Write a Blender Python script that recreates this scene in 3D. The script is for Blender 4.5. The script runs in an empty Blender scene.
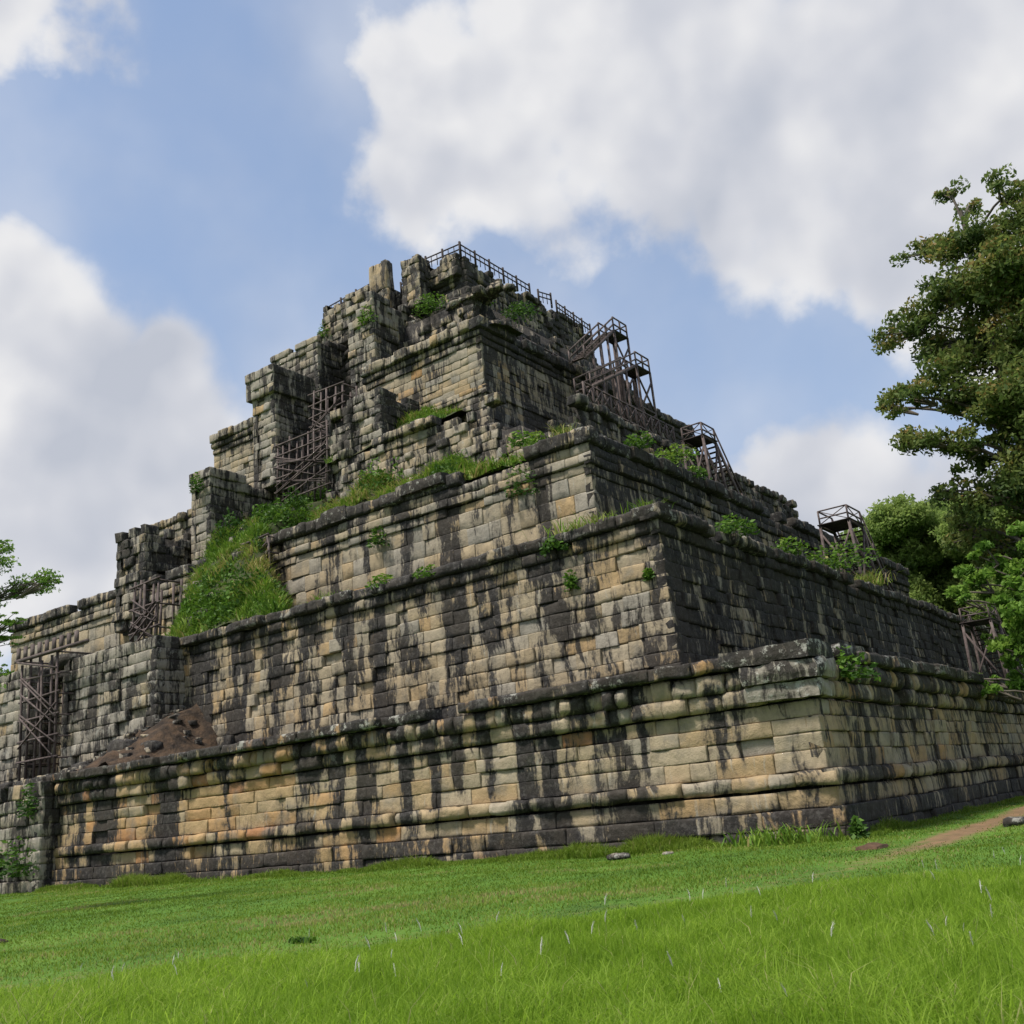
import bpy, math, random
import numpy as np
from mathutils import Vector, Matrix

C = bpy.context.scene.collection
R_ = math.radians
rnd = random.Random(7)
rng = np.random.default_rng(11)

# ------------------------------------------------------------------ camera
CAM = Vector((9.5972, -26.6505, 1.4386))
FPX, YAW, PITCH, ROLL = 1016.7, 0.6130, 0.2851, -0.0970
cam_d = bpy.data.cameras.new('camera')
cam = bpy.data.objects.new('camera', cam_d); C.objects.link(cam)
f_ = Vector((-math.sin(YAW)*math.cos(PITCH), math.cos(YAW)*math.cos(PITCH), math.sin(PITCH)))
r_ = Vector((math.cos(YAW), math.sin(YAW), 0)); u_ = r_.cross(f_)
r2 = math.cos(ROLL)*r_ + math.sin(ROLL)*u_; u2 = -math.sin(ROLL)*r_ + math.cos(ROLL)*u_
m = Matrix((r2, u2, -f_)).transposed().to_4x4(); m.translation = CAM
cam.matrix_world = m
cam_d.sensor_width = 36; cam_d.sensor_fit = 'HORIZONTAL'; cam_d.lens = 36*FPX/1024
cam_d.clip_start = 0.1; cam_d.clip_end = 5000
sc = bpy.context.scene
sc.camera = cam
sc.view_settings.view_transform = 'Standard'; sc.view_settings.look = 'None'
sc.view_settings.exposure = 0.7; sc.view_settings.gamma = 1
sc.cycles.max_bounces = 6; sc.cycles.transparent_max_bounces = 8

# ------------------------------------------------------------------ node helper
class NT:
    def __init__(s, tree):
        s.t = tree; s.n = tree.nodes; s.l = tree.links
    def new(s, typ, **kw):
        n = s.n.new(typ)
        for k, v in kw.items(): setattr(n, k, v)
        return n
    def put(s, sock, v):
        if isinstance(v, bpy.types.NodeSocket): s.l.new(v, sock)
        elif v is not None:
            if isinstance(v, (tuple, list)) and sock.type == 'RGBA' and len(v) == 3: v = (*v, 1)
            sock.default_value = v
    def math(s, op, a, b=None, c=None, clamp=False):
        n = s.new('ShaderNodeMath', operation=op, use_clamp=clamp)
        for i, v in enumerate((a, b, c)):
            if v is not None: s.put(n.inputs[i], v)
        return n.outputs[0]
    def vmath(s, op, a, b=None, scale=None):
        n = s.new('ShaderNodeVectorMath', operation=op)
        s.put(n.inputs[0], a)
        if b is not None: s.put(n.inputs[1], b)
        if scale is not None: s.put(n.inputs['Scale'], scale)
        return n.outputs['Value'] if op in ('LENGTH', 'DISTANCE', 'DOT_PRODUCT') else n.outputs[0]
    def noise(s, vec, scale, detail=3, rough=0.55, dist=0):
        n = s.new('ShaderNodeTexNoise')
        s.put(n.inputs['Vector'], vec); n.inputs['Scale'].default_value = scale
        n.inputs['Detail'].default_value = detail; n.inputs['Roughness'].default_value = rough
        n.inputs['Distortion'].default_value = dist
        return n.outputs[0]
    def ramp(s, v, a, b, lo=0, hi=1, smooth=True):
        n = s.new('ShaderNodeMapRange')
        if smooth: n.interpolation_type = 'SMOOTHSTEP'
        s.put(n.inputs[0], v)
        for i, x in enumerate((a, b, lo, hi)): n.inputs[i+1].default_value = x
        return n.outputs[0]
    def mix(s, f, a, b, mode='MIX'):
        n = s.new('ShaderNodeMix', data_type='RGBA', blend_type=mode)
        s.put(n.inputs[0], f); s.put(n.inputs[6], a); s.put(n.inputs[7], b)
        return n.outputs[2]
    def cramp(s, v, stops):
        n = s.new('ShaderNodeValToRGB'); s.put(n.inputs[0], v)
        e = n.color_ramp.elements
        while len(e) < len(stops): e.new(0.5)
        for q, (p, c) in zip(e, stops): q.position = p; q.color = (*c, 1)
        return n.outputs[0]

# ------------------------------------------------------------------ sky
SUN_EL, SUN_AZ = R_(60), R_(205)          # azimuth measured clockwise from +Y: sun stands over -X -Y
w = bpy.data.worlds.new('World'); sc.world = w; w.use_nodes = True
t = NT(w.node_tree); t.n.clear()
sky = t.new('ShaderNodeTexSky'); sky.sky_type = 'NISHITA'; sky.sun_disc = False
sky.sun_elevation = SUN_EL; sky.sun_rotation = SUN_AZ
sky.air_density = 1.0; sky.dust_density = 1.0; sky.ozone_density = 2.0
tc = t.new('ShaderNodeTexCoord')
D = t.vmath('NORMALIZE', tc.outputs['Generated'])
def cdir(px, py):
    return (f_ + (px-512)/FPX*r2 - (py-512)/FPX*u2).normalized()
SOFT = 0.10
LOBES = [  # centre of each cloud lobe as a compass direction, radius (small-angle), weight
 (cdir(580,110),190,1), (cdir(475,180),100,1), (cdir(450,80),70,.9), (cdir(640,40),160,1), (cdir(740,125),150,1), (cdir(860,105),165,1),
 (cdir(980,120),180,1), (cdir(630,190),110,1), (cdir(720,215),80,.85), (cdir(1010,30),120,.8), (cdir(1150,160),240,1), (cdir(900,210),100,.9),
 (cdir(45,370),125,1.1), (cdir(125,420),115,1.1), (cdir(15,300),75,1), (cdir(150,370),70,1), (cdir(60,490),140,1.1), (cdir(200,465),105,1.1), (cdir(-120,450),210,1), (cdir(30,570),120,.9),
 (cdir(800,500),95,1.1), (cdir(870,500),90,1.1), (cdir(740,510),70,1), (cdir(960,550),140,1), (cdir(830,465),60,1),
 (cdir(80,40),55,.75), (cdir(20,20),60,.75),
 # the rest of the sky behind and overhead
 (Vector((.3,-.5,.8)).normalized(),420,.9), (Vector((-.9,-.3,.5)).normalized(),380,.9), (Vector((.9,.1,.35)).normalized(),420,.9),
 (Vector((.6,-.9,.3)).normalized(),380,.9), (Vector((-.3,-.9,.6)).normalized(),300,.8),(Vector((.2,.3,.9)).normalized(),250,.7)]
warp = t.new('ShaderNodeTexNoise'); t.put(warp.inputs['Vector'], D); warp.inputs['Scale'].default_value = 6; warp.inputs['Detail'].default_value = 6
wv = t.vmath('SCALE', t.vmath('SUBTRACT', warp.outputs['Color'], (.5, .5, .5)), scale=0.16)
DW = t.vmath('ADD', D, wv)
cover = None
for c, rad, wt in LOBES:
    d = t.vmath('DISTANCE', DW, tuple(c))
    v = t.math('MULTIPLY_ADD', d, -wt/(rad/FPX), wt)
    cover = v if cover is None else t.math('SMOOTH_MAX', cover, v, 0.15)
n1 = t.noise(D, 6, 8, .55); m1 = t.noise(D, 6, 3, .5); n2 = t.noise(t.vmath('ADD', D, (0.012, 0.02, -0.035)), 6, 3, .5)
n3 = t.noise(D, 3.2, 5, .5)
f = t.math('ADD', cover, t.math('MULTIPLY_ADD', n1, 1.5, -.75))
mask = t.math('MULTIPLY_ADD', t.ramp(f, 0.05, 0.4), .72, t.ramp(f, -.2, .6, 0, .3))
veil = t.math('MULTIPLY', t.ramp(n3, .35, .72), .42)
mask2 = t.math('MAXIMUM', mask, veil)
relief = t.math('MULTIPLY_ADD', t.math('SUBTRACT', m1, n2), 3.6, 0.5)
thick = t.ramp(f, 0.25, 1.0)
shade = t.math('ADD', t.math('MULTIPLY', relief, .6), t.math('MULTIPLY_ADD', n3, .8, -.2), clamp=True)
shade = t.math('SUBTRACT', shade, t.math('MULTIPLY', thick, .25), clamp=True)
ccol = t.cramp(shade, [(0.0, (2.15, 2.28, 2.6)), (.35, (2.65, 2.72, 2.95)), (.7, (3.4, 3.4, 3.46))])
skyc = t.mix(0.55, sky.outputs[0], (1.15, 1.52, 2.2, 1))
hz = t.new('ShaderNodeSeparateXYZ'); t.put(hz.inputs[0], D)
low = t.ramp(hz.outputs[2], 0.0, 0.7, .6, 0.08)
skyc = t.mix(low, skyc, (1.9, 2.25, 2.9, 1))
out = t.new('ShaderNodeOutputWorld'); bg = t.new('ShaderNodeBackground'); bg.inputs[1].default_value = 0.15
t.put(bg.inputs[0], t.mix(mask2, skyc, ccol)); t.l.new(bg.outputs[0], out.inputs[0])

sd = bpy.data.lights.new('sun', 'SUN'); so = bpy.data.objects.new('sun', sd); C.objects.link(so)
sd.energy = 3.2; sd.angle = R_(10); sd.color = (1, .95, .86)
sv = Vector((math.sin(SUN_AZ)*math.cos(SUN_EL), math.cos(SUN_AZ)*math.cos(SUN_EL), math.sin(SUN_EL)))
so.rotation_euler = sv.to_track_quat('Z', 'Y').to_euler()

# ------------------------------------------------------------------ materials
def material(name):
    mt = bpy.data.materials.new(name); mt.use_nodes = True
    t = NT(mt.node_tree); b = t.n['Principled BSDF']; b.inputs['Roughness'].default_value = .9
    b.inputs['Specular IOR Level'].default_value = .25
    return mt, t, b

def stone_material():
    mt, t, b = material('weathered_sandstone')
    a = t.new('ShaderNodeAttribute', attribute_name='blk')
    sp = t.new('ShaderNodeSeparateColor'); t.l.new(a.outputs['Color'], sp.inputs[0])
    tint, stain, rand = sp.outputs; lich = a.outputs['Alpha']
    P = t.new('ShaderNodeTexCoord').outputs['Object']
    xyz = t.new('ShaderNodeSeparateXYZ'); t.put(xyz.inputs[0], P)
    s = t.math('ADD', xyz.outputs[0], xyz.outputs[1])
    wob = t.math('MULTIPLY', t.noise(P, .9, 2), .5)
    s = t.math('ADD', s, wob)
    cv = t.new('ShaderNodeCombineXYZ'); t.put(cv.inputs[0], s); t.put(cv.inputs[1], t.math('MULTIPLY', xyz.outputs[2], .16))
    streak = t.noise(cv.outputs[0], 1.7, 4, .68)
    cv2 = t.new('ShaderNodeCombineXYZ'); t.put(cv2.inputs[0], s); t.put(cv2.inputs[1], t.math('MULTIPLY', xyz.outputs[2], .1))
    fine = t.noise(cv2.outputs[0], 6.0, 4, .7)
    blot = t.noise(P, .45, 6, .62)
    speck = t.noise(P, 5.5, 6, .7)
    d = stain
    for v, k in ((streak, 3.3), (fine, 1.3), (blot, 2.1), (speck, 1.1)):
        d = t.math('ADD', d, t.math('MULTIPLY_ADD', v, k, -.5*k))
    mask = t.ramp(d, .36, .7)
    base = t.cramp(tint, [(0, (.285, .256, .212)), (.3, (.325, .266, .182)), (.6, (.35, .245, .13)), (.85, (.355, .20, .085)), (1, (.29, .145, .07))])
    var = t.math('MULTIPLY_ADD', t.noise(P, 1.7, 6, .65), .9, .52)
    base = t.mix(1, base, t.mix(0, var, var), 'MULTIPLY')
    grey = t.ramp(t.noise(P, .8, 4, .6), .5, .68)
    base = t.mix(t.math('MULTIPLY', grey, .55), base, (.15, .142, .122, 1))
    grime = t.ramp(d, .0, .55)
    base = t.mix(t.math('MULTIPLY', grime, .4), base, (.095, .08, .062, 1))
    pale = t.ramp(t.noise(t.vmath('ADD', cv2.outputs[0], (7.3, 2.1, 4.4)), 3.4, 4, .7), .6, .7)
    base = t.mix(t.math('MULTIPLY', pale, .55), base, (.33, .315, .275, 1))
    # black crust, slightly varied, with a grey bloom
    crust = t.mix(t.ramp(speck, .45, .72), (.016, .015, .016, 1), (.075, .07, .066, 1))
    crust = t.mix(t.math('MULTIPLY', t.ramp(blot, .45, .6), .4), crust, (.055, .045, .035, 1))
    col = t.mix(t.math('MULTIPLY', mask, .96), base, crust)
    # pale lichen
    ln = t.noise(P, 2.3, 8, .75)
    lm = t.math('MULTIPLY', t.ramp(ln, .54, .61), lich, clamp=True)
    col = t.mix(lm, col, (.36, .35, .31, 1))
    # green film in damp places
    gm = t.math('MULTIPLY', t.ramp(t.noise(P, .6, 5, .6), .62, .78), .14)
    col = t.mix(gm, col, (.06, .075, .03, 1))
    t.put(b.inputs['Base Color'], col)
    bp = t.new('ShaderNodeBump'); bp.inputs['Strength'].default_value = .55; bp.inputs['Distance'].default_value = .06
    t.put(bp.inputs['Height'], t.math('ADD', t.noise(P, 9, 8, .7), t.math('MULTIPLY', t.noise(P, 2.2, 5, .6), 2)))
    t.l.new(bp.outputs[0], b.inputs['Normal'])
    return mt

def simple_mat(name, stops, scale, detail=5, rough=.9, bump=.4, bdist=.03, bscale=None):
    mt, t, b = material(name)
    P = t.new('ShaderNodeTexCoord').outputs['Object']
    n = t.noise(P, scale, detail, .65)
    t.put(b.inputs['Base Color'], t.cramp(n, stops)); b.inputs['Roughness'].default_value = rough
    bp = t.new('ShaderNodeBump'); bp.inputs['Strength'].default_value = bump; bp.inputs['Distance'].default_value = bdist
    t.put(bp.inputs['Height'], t.noise(P, bscale or scale*3, 6, .7)); t.l.new(bp.outputs[0], b.inputs['Normal'])
    return mt

def leaf_mat(name, stops, trans=.35):
    mt, t, b = material(name)
    a = t.new('ShaderNodeAttribute', attribute_name='blk')
    col = t.cramp(a.outputs['Fac'], stops)
    t.put(b.inputs['Base Color'], col); b.inputs['Roughness'].default_value = .6
    tr = t.new('ShaderNodeBsdfTranslucent'); t.put(tr.inputs[0], col)
    mx = t.new('ShaderNodeMixShader'); mx.inputs[0].default_value = trans
    t.l.new(b.outputs[0], mx.inputs[1]); t.l.new(tr.outputs[0], mx.inputs[2])
    t.l.new(mx.outputs[0], t.n['Material Output'].inputs[0])
    return mt

STONE = stone_material()
TIMBER = simple_mat('weathered_timber', [(.3, (.05, .038, .036)), (.55, (.11, .085, .08)), (.75, (.2, .165, .155))], 2.5)
DARKWOOD = simple_mat('dark_timber', [(.3, (.022, .018, .018)), (.7, (.07, .055, .052))], 3)
EARTH = simple_mat('brown_earth', [(.3, (.022, .016, .013)), (.46, (.055, .038, .026)), (.6, (.105, .066, .04)), (.75, (.07, .058, .048))], 1.6, detail=9, bump=.8, bdist=.3)
SOIL = simple_mat('grassy_soil', [(.3, (.022, .03, .01)), (.5, (.04, .05, .016)), (.62, (.06, .05, .028)), (.75, (.05, .035, .024))], 1.1, bdist=.12)
BARK = simple_mat('bark', [(.3, (.05, .042, .034)), (.7, (.16, .135, .11))], 3)
PLUME = simple_mat('grass_plume', [(.3, (.5, .5, .42)), (.7, (.75, .74, .68))], 5)
GRASS = leaf_mat('grass_blade', [(0, (.055, .11, .01)), (.5, (.145, .235, .022)), (.85, (.23, .30, .045)), (1, (.32, .28, .11))], .5)
TALL = leaf_mat('tall_grass_blade', [(0, (.09, .18, .014)), (.5, (.235, .38, .028)), (.85, (.34, .48, .06)), (1, (.42, .42, .16))], .6)
WEED = leaf_mat('weed_leaf', [(0, (.035, .085, .014)), (.5, (.11, .215, .022)), (.85, (.21, .30, .04)), (1, (.33, .28, .1))], .35)
TREEL = leaf_mat('tree_leaf', [(0, (.05, .09, .025)), (.45, (.12, .175, .042)), (.8, (.19, .215, .055)), (1, (.29, .2, .06))], .5)
BRIGHTL = leaf_mat('bright_leaf', [(0, (.06, .13, .022)), (.5, (.13, .25, .035)), (1, (.22, .34, .055))], .5)
FARL = leaf_mat('far_leaf', [(0, (.09, .15, .04)), (.5, (.18, .27, .065)), (1, (.27, .35, .09))], .6)

# ------------------------------------------------------------------ object helpers
def link(name, me, parent=None, loc=None):
    o = bpy.data.objects.new(name, me); C.objects.link(o)
    if loc is not None: o.location = loc
    if parent: o.parent = parent
    return o
def tag(o, label=None, cat=None, group=None, kind=None):
    if label: o['label'] = label
    if cat: o['category'] = cat
    if group: o['group'] = group
    if kind: o['kind'] = kind
    return o
def thing(name, label, cat, loc=(0, 0, 0), group=None):
    o = bpy.data.objects.new(name, None); C.objects.link(o); o.location = loc
    o.empty_display_size = .3
    return tag(o, label, cat, group)
def np_mesh(name, V, F4=None, F3=None, mat=None, blk=None, smooth=False):
    me = bpy.data.meshes.new(name)
    V = np.asarray(V, np.float32)
    F4 = np.zeros((0, 4), np.int32) if F4 is None else np.asarray(F4, np.int32).reshape(-1, 4)
    F3 = np.zeros((0, 3), np.int32) if F3 is None else np.asarray(F3, np.int32).reshape(-1, 3)
    me.vertices.add(len(V)); me.vertices.foreach_set('co', V.ravel())
    nl = F4.size + F3.size
    me.loops.add(nl); me.loops.foreach_set('vertex_index', np.concatenate([F4.ravel(), F3.ravel()]))
    npoly = len(F4) + len(F3); me.polygons.add(npoly)
    st = np.concatenate([np.arange(len(F4))*4, F4.size + np.arange(len(F3))*3]).astype(np.int32)
    me.polygons.foreach_set('loop_start', st)
    if smooth: me.polygons.foreach_set('use_smooth', np.ones(npoly, bool))
    if blk is not None:
        a = me.color_attributes.new('blk', 'FLOAT_COLOR', 'POINT')
        a.data.foreach_set('color', np.asarray(blk, np.float32).ravel())
    me.update(calc_edges=True); me.validate()
    if mat: me.materials.append(mat)
    return me

def vnoise(P, scale, seed=0):
    P = np.asarray(P, np.float64)*scale + seed*17.31
    i = np.floor(P).astype(np.int64); f = P-i; f = f*f*(3-2*f)
    def h(ix, iy, iz):
        n = (ix*374761393 + iy*668265263 + iz*2147483647 + seed*1274126177) & 0xffffffff
        n = ((n ^ (n >> 13))*1274126177) & 0xffffffff
        return ((n ^ (n >> 16)) & 0xffff)/32767.5 - 1
    r = 0
    for dx in (0, 1):
        for dy in (0, 1):
            for dz in (0, 1):
                wgt = (f[..., 0] if dx else 1-f[..., 0])*(f[..., 1] if dy else 1-f[..., 1])*(f[..., 2] if dz else 1-f[..., 2])
                r = r + wgt*h(i[..., 0]+dx, i[..., 1]+dy, i[..., 2]+dz)
    return r

class Stones:
    """collects rounded, eroded blocks; a wall is rows of them"""
    def __init__(s): s.V = []; s.F = []; s.B = []; s.n = 0
    def block(s, o, sd, nd, a0, a1, z0, z1, off, depth=.35, rr=.05, bulge=0., tint=.3, stain=.3, rand=.5, lich=0., nu=5, nv=5, rough=.03, tilt=0., seed=0, crisp=(False, False), stainfn=None, cap=True, ends=.4):
        hh = z1-z0; ww = a1-a0
        eu = min(.22, rr*1.6/ww) if ww > 0 else .2; ev = min(.25, rr*1.6/hh)
        us = np.concatenate([[0], np.linspace(eu, 1-eu, nu), [1]]); vs = np.concatenate([[0], np.linspace(ev, 1-ev, nv), [1]])
        # ring of edge, then skirt to the back
        us = np.concatenate([[0], us, [1]]); vs = np.concatenate([[0], vs, [1]])
        U, Vv = np.meshgrid(us, vs)
        NU, NV = len(us), len(vs)
        dn = np.full(U.shape, off, float)
        edge_u = np.zeros(U.shape); edge_u[:, 1] = 0 if crisp[0] else 1; edge_u[:, -2] = 0 if crisp[1] else 1
        edge_v = np.zeros(U.shape); edge_v[1, :] = 1; edge_v[-2, :] = 1
        ed = np.clip(np.maximum(ends*edge_u, edge_v) + .4*np.minimum(edge_u, edge_v), 0, 1.4)
        if bulge: dn += bulge*(1-(2*Vv-1)**2)
        dn += tilt*(Vv-.5)
        A = a0+ww*U; Z = z0+hh*Vv
        P = np.stack([o[0]+sd[0]*A+nd[0]*dn, o[1]+sd[1]*A+nd[1]*dn, Z], -1)
        ch = rr*ed*(.3+2.2*np.clip(vnoise(P, 1.6, seed+5)+.5*vnoise(P, 4.2, seed+6), 0, 1))
        P[..., 0] -= nd[0]*ch; P[..., 1] -= nd[1]*ch
        nz = vnoise(P, 1.9, seed)*rough + vnoise(P, 5.1, seed+1)*rough*.55
        inner = np.ones(U.shape); inner[:, :2] = .6; inner[:, -2:] = .6
        P[..., 0] += nd[0]*nz*inner; P[..., 1] += nd[1]*nz*inner
        jit = vnoise(P+31.7, 2.3, seed+2)*rough*.5
        P[..., 2] += jit; P[..., 0] += sd[0]*jit*inner*0.7; P[..., 1] += sd[1]*jit*inner*0.7
        sk = np.zeros(U.shape, bool); sk[0, :] = sk[-1, :] = True; sk[:, 0] = sk[:, -1] = True
        P[..., 0] -= np.where(sk, nd[0]*depth, 0); P[..., 1] -= np.where(sk, nd[1]*depth, 0)
        idx = np.arange(NU*NV).reshape(NV, NU)+s.n
        q = np.stack([idx[:-1, :-1], idx[:-1, 1:], idx[1:, 1:], idx[1:, :-1]], -1).reshape(-1, 4)
        if sd[0]*nd[1]-sd[1]*nd[0] > 0: q = q[:, ::-1]
        B = np.zeros((NV, NU, 4)); B[..., 0] = tint; B[..., 1] = stain; B[..., 2] = rand; B[..., 3] = lich
        if stainfn is not None: B[..., 1] += stainfn(A, Z)
        # joints hold dirt
        B[..., 1] += np.where(sk, .5, 0) + .02*edge_u + .10*edge_v
        s.V.append(P.reshape(-1, 3)); s.F.append(q); s.B.append(B.reshape(-1, 4)); s.n += NU*NV
    def box(s, x0, x1, y0, y1, z0, z1, stain=.9, tint=.1):
        v = np.array([(x, y, z) for z in (z0, z1) for y in (y0, y1) for x in (x0, x1)], float)
        q = np.array([(0, 2, 3, 1), (4, 5, 7, 6), (0, 1, 5, 4), (1, 3, 7, 5), (3, 2, 6, 7), (2, 0, 4, 6)])+s.n
        s.V.append(v); s.F.append(q); s.B.append(np.tile([tint, stain, .5, 0], (8, 1))); s.n += 8
    def mesh(s, name):
        return np_mesh(name, np.concatenate(s.V), np.concatenate(s.F), None, STONE, np.concatenate(s.B))

def row(z0, z1, off, w=.95, **kw): return dict(z0=z0, z1=z1, off=off, w=w, **kw)

def wall(S, o, sd, nd, a0, a1, rows, seed=0, tintfn=None, stainfn=None, keep=None, pushfn=None, dark=0., base_tint=.25, res=5, dips=None, corner0=True):
    R = random.Random(seed)
    for k, rw in enumerate(rows):
        off = rw['off']
        s0 = a0-(off if corner0 else 0); a = s0; rowst = R.gauss(0, .04)
        first = True
        while a < a1:
            wid = rw['w']*R.uniform(.6, 1.5)
            if rw.get('long') and R.random() < .3: wid *= 1.6
            b = min(a+wid, a1)
            if a1-b < .3: b = a1
            mid = (a+b)/2; zm = (rw['z0']+rw['z1'])/2
            kp = True
            if keep: kp = keep(mid, zm, R)
            if R.random() < rw.get('miss', 0): kp = False
            if kp:
                push = R.gauss(0, rw.get('jit', .03)) - (R.uniform(.05, .18) if R.random() < rw.get('chip', .04) else 0)
                if pushfn: push += pushfn(mid, zm, R)
                if first and corner0: push = 0
                g = .002+R.random()*.009
                tn = base_tint + R.gauss(0, .14) + (tintfn(mid, zm) if tintfn else 0) + (R.uniform(.2, .4) if R.random() < .06 else 0)
                st = rw.get('stain', .3) + R.gauss(0, .035) + dark + rowst
                nu = max(3, min(9, int(round((b-a)/(.17 if res > 4 else .3)))))
                dz = dips(mid) if dips else 0
                S.block(o, sd, nd, a+(0 if first else g), b-g, rw['z0']+g*.8+dz, rw['z1']-g*.8+dz, off+push, depth=rw.get('depth', .4),
                        rr=rw.get('rr', .045)*R.uniform(.4, 1.15), bulge=rw.get('bulge', 0)*R.uniform(.7, 1.2), tint=min(1, max(0, tn)), stain=st, rand=R.random(),
                        lich=rw.get('lich', 0.)*R.uniform(0, 1.3), nu=nu, nv=max(3, res-1 if not rw.get('bulge') else res), rough=rw.get('rough', .03),
                        tilt=R.gauss(0, .03), seed=seed+k, crisp=(first and corner0, False), stainfn=stainfn, ends=rw.get('ends', .4))
            a = b; first = False

def split_rows(z0, z1, n, off0, off1, R, **kw):
    h = [R.uniform(.85, 1.2) for _ in range(n)]; tot = sum(h); z = z0; out = []
    for i, q in enumerate(h):
        dz = q/tot*(z1-z0); out.append(row(z, z+dz, off0+(off1-off0)*i/max(1, n-1), **kw)); z += dz
    return out

SIDE = 80.
LEFT = ((-1, 0), (0, -1)); RIGHT = ((0, 1), (1, 0))
# inset of the right face (x), inset of the left face (y), bottom, top
TIERS = [(0, 0, 0, 5.2), (7.4, 7, 4.9, 12.0), (13.8, 13.5, 11.6, 18.8), (20.3, 19.3, 18.4, 25.6), (27.4, 24.2, 25.2, 33.7), (30.6, 28, 33.3, 38.9), (32.8, 30.5, 38.5, 43.7)]
R0 = random.Random(3)
def gsum(cs, sharp=True):
    def fn(A, Z):
        r = 0
        for c, wd, z0, z1, k in cs:
            g = np.exp(-((A-c)/wd)**4)
            g = g*np.clip((Z-z0)/.6+1, 0, 1)*np.clip((z1-Z)/.6+1, 0, 1)
            r = r+k*g
        return r
    return fn

def tier_rows(i, side):
    z0, z1 = TIERS[i][2:]
    R = random.Random(40+i)
    if i == 0:
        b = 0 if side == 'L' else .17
        return [row(-.1, .33, .42, 1.3, stain=.75+b, rough=.04, rr=.05, chip=.1), row(.33, .82, .36, 1.5, stain=.7+b, rr=.04), row(.82, 1.3, .18, 1.3, stain=.3+b, rr=.05),
                row(1.36, 1.76, .34, 1.2, stain=.28+b, bulge=.05, rr=.08, rough=.06, jit=.06, chip=.15, ends=.8), row(1.76, 2.28, .04, 1.35, stain=.14+b, rr=.03), row(2.28, 2.72, .02, 1.2, stain=.17+b, rr=.03), row(2.72, 3.14, .03, 1.3, stain=.22+b, rr=.03),
                row(3.14, 3.56, .0, 1.2, stain=.32+b, rr=.035), row(3.6, 4.06, .17, .9, stain=.42+b, bulge=.04, rr=.07, lich=.2, rough=.05, jit=.06, chip=.12, ends=1), row(4.06, 4.6, .27, .62, stain=.46+b, bulge=.09, rr=.1, rough=.06, lich=.25, jit=.07, chip=.12, ends=1),
                row(4.64, 5.0, .55, 1.4, stain=.85, rr=.06, rough=.06, lich=.8, jit=.1, miss=.05, depth=.9)]
    if i == 1:
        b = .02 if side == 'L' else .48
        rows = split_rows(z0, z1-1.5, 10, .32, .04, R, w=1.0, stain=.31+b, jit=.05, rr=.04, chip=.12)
        rows[0]['stain'] = rows[1]['stain'] = .75
        rows[2]['stain'] += .15; rows[5]['stain'] += .12
        for r in rows[7:]: r['stain'] += .1
        rows += [row(z1-1.5, z1-1.0, .0, .8, stain=.42+b, rr=.05), row(z1-1.0, z1-.5, .1, .8, stain=.55+b, rr=.07, bulge=.05), row(z1-.47, z1, .38, 1.1, stain=.8, rr=.08, rough=.07, lich=.6, jit=.08, miss=.03, depth=.9)]
        return rows
    if i == 2:
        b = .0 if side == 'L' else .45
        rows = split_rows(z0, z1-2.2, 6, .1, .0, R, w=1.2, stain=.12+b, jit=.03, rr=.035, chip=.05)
        rows += [row(z1-2.2, z1-1.75, .06, 1.1, stain=.2+b, rr=.05), row(z1-1.7, z1-1.25, .22, 1., stain=.35+b, rr=.06), row(z1-1.25, z1-.7, .12, .9, stain=.45+b, rr=.07, bulge=.06, miss=.05), row(z1-.66, z1, .38, 1.1, stain=.72+b*.5, rr=.1, rough=.08, lich=.5, jit=.1, miss=.12, depth=.9)]
        return rows
    if i == 3:
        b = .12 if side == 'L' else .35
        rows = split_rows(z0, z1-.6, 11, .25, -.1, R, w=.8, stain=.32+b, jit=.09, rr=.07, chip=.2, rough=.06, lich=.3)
        rows += [row(z1-.55, z1, .15, .9, stain=.6, rr=.1, rough=.1, lich=.5, jit=.14, miss=.2, depth=.9)]
        return rows
    if i == 4:
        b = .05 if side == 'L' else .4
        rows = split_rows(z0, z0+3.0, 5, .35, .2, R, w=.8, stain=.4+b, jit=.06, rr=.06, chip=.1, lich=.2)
        rows += [row(z0+3.0, z0+3.3, .32, 1.2, stain=.2+b, rr=.04), row(z0+3.3, z0+3.62, .2, 1.2, stain=.2+b, rr=.04)]
        rows += split_rows(z0+3.62, z1-1.7, 6, .02, .02, R, w=1.1, stain=.1+b, jit=.02, rr=.03)
        rows += [row(z1-1.7, z1-1.25, .12, 1., stain=.5+b, rr=.06), row(z1-1.2, z1-.75, .22, 1., stain=.5+b, rr=.07, bulge=.04), row(z1-.7, z1, .5, .9, stain=.42+b, rr=.09, rough=.08, lich=.5, jit=.1, miss=.04, depth=1.)]
        return rows
    if i == 5:
        rows = split_rows(z0, z1, 9, .1, .0, R, w=1.0, stain=.78, jit=.2, rr=.1, chip=.3, rough=.12, miss=.06, lich=.5, depth=.8)
        return rows
    rows = split_rows(z0, z1-.1, 9, .05, .0, R, w=.9, stain=.74, jit=.1, rr=.09, chip=.2, rough=.09, lich=.15, depth=.7)
    rows[-1]['miss'] = .25; rows[2]['off'] = .25; rows[3]['off'] = .2
    return rows

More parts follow.
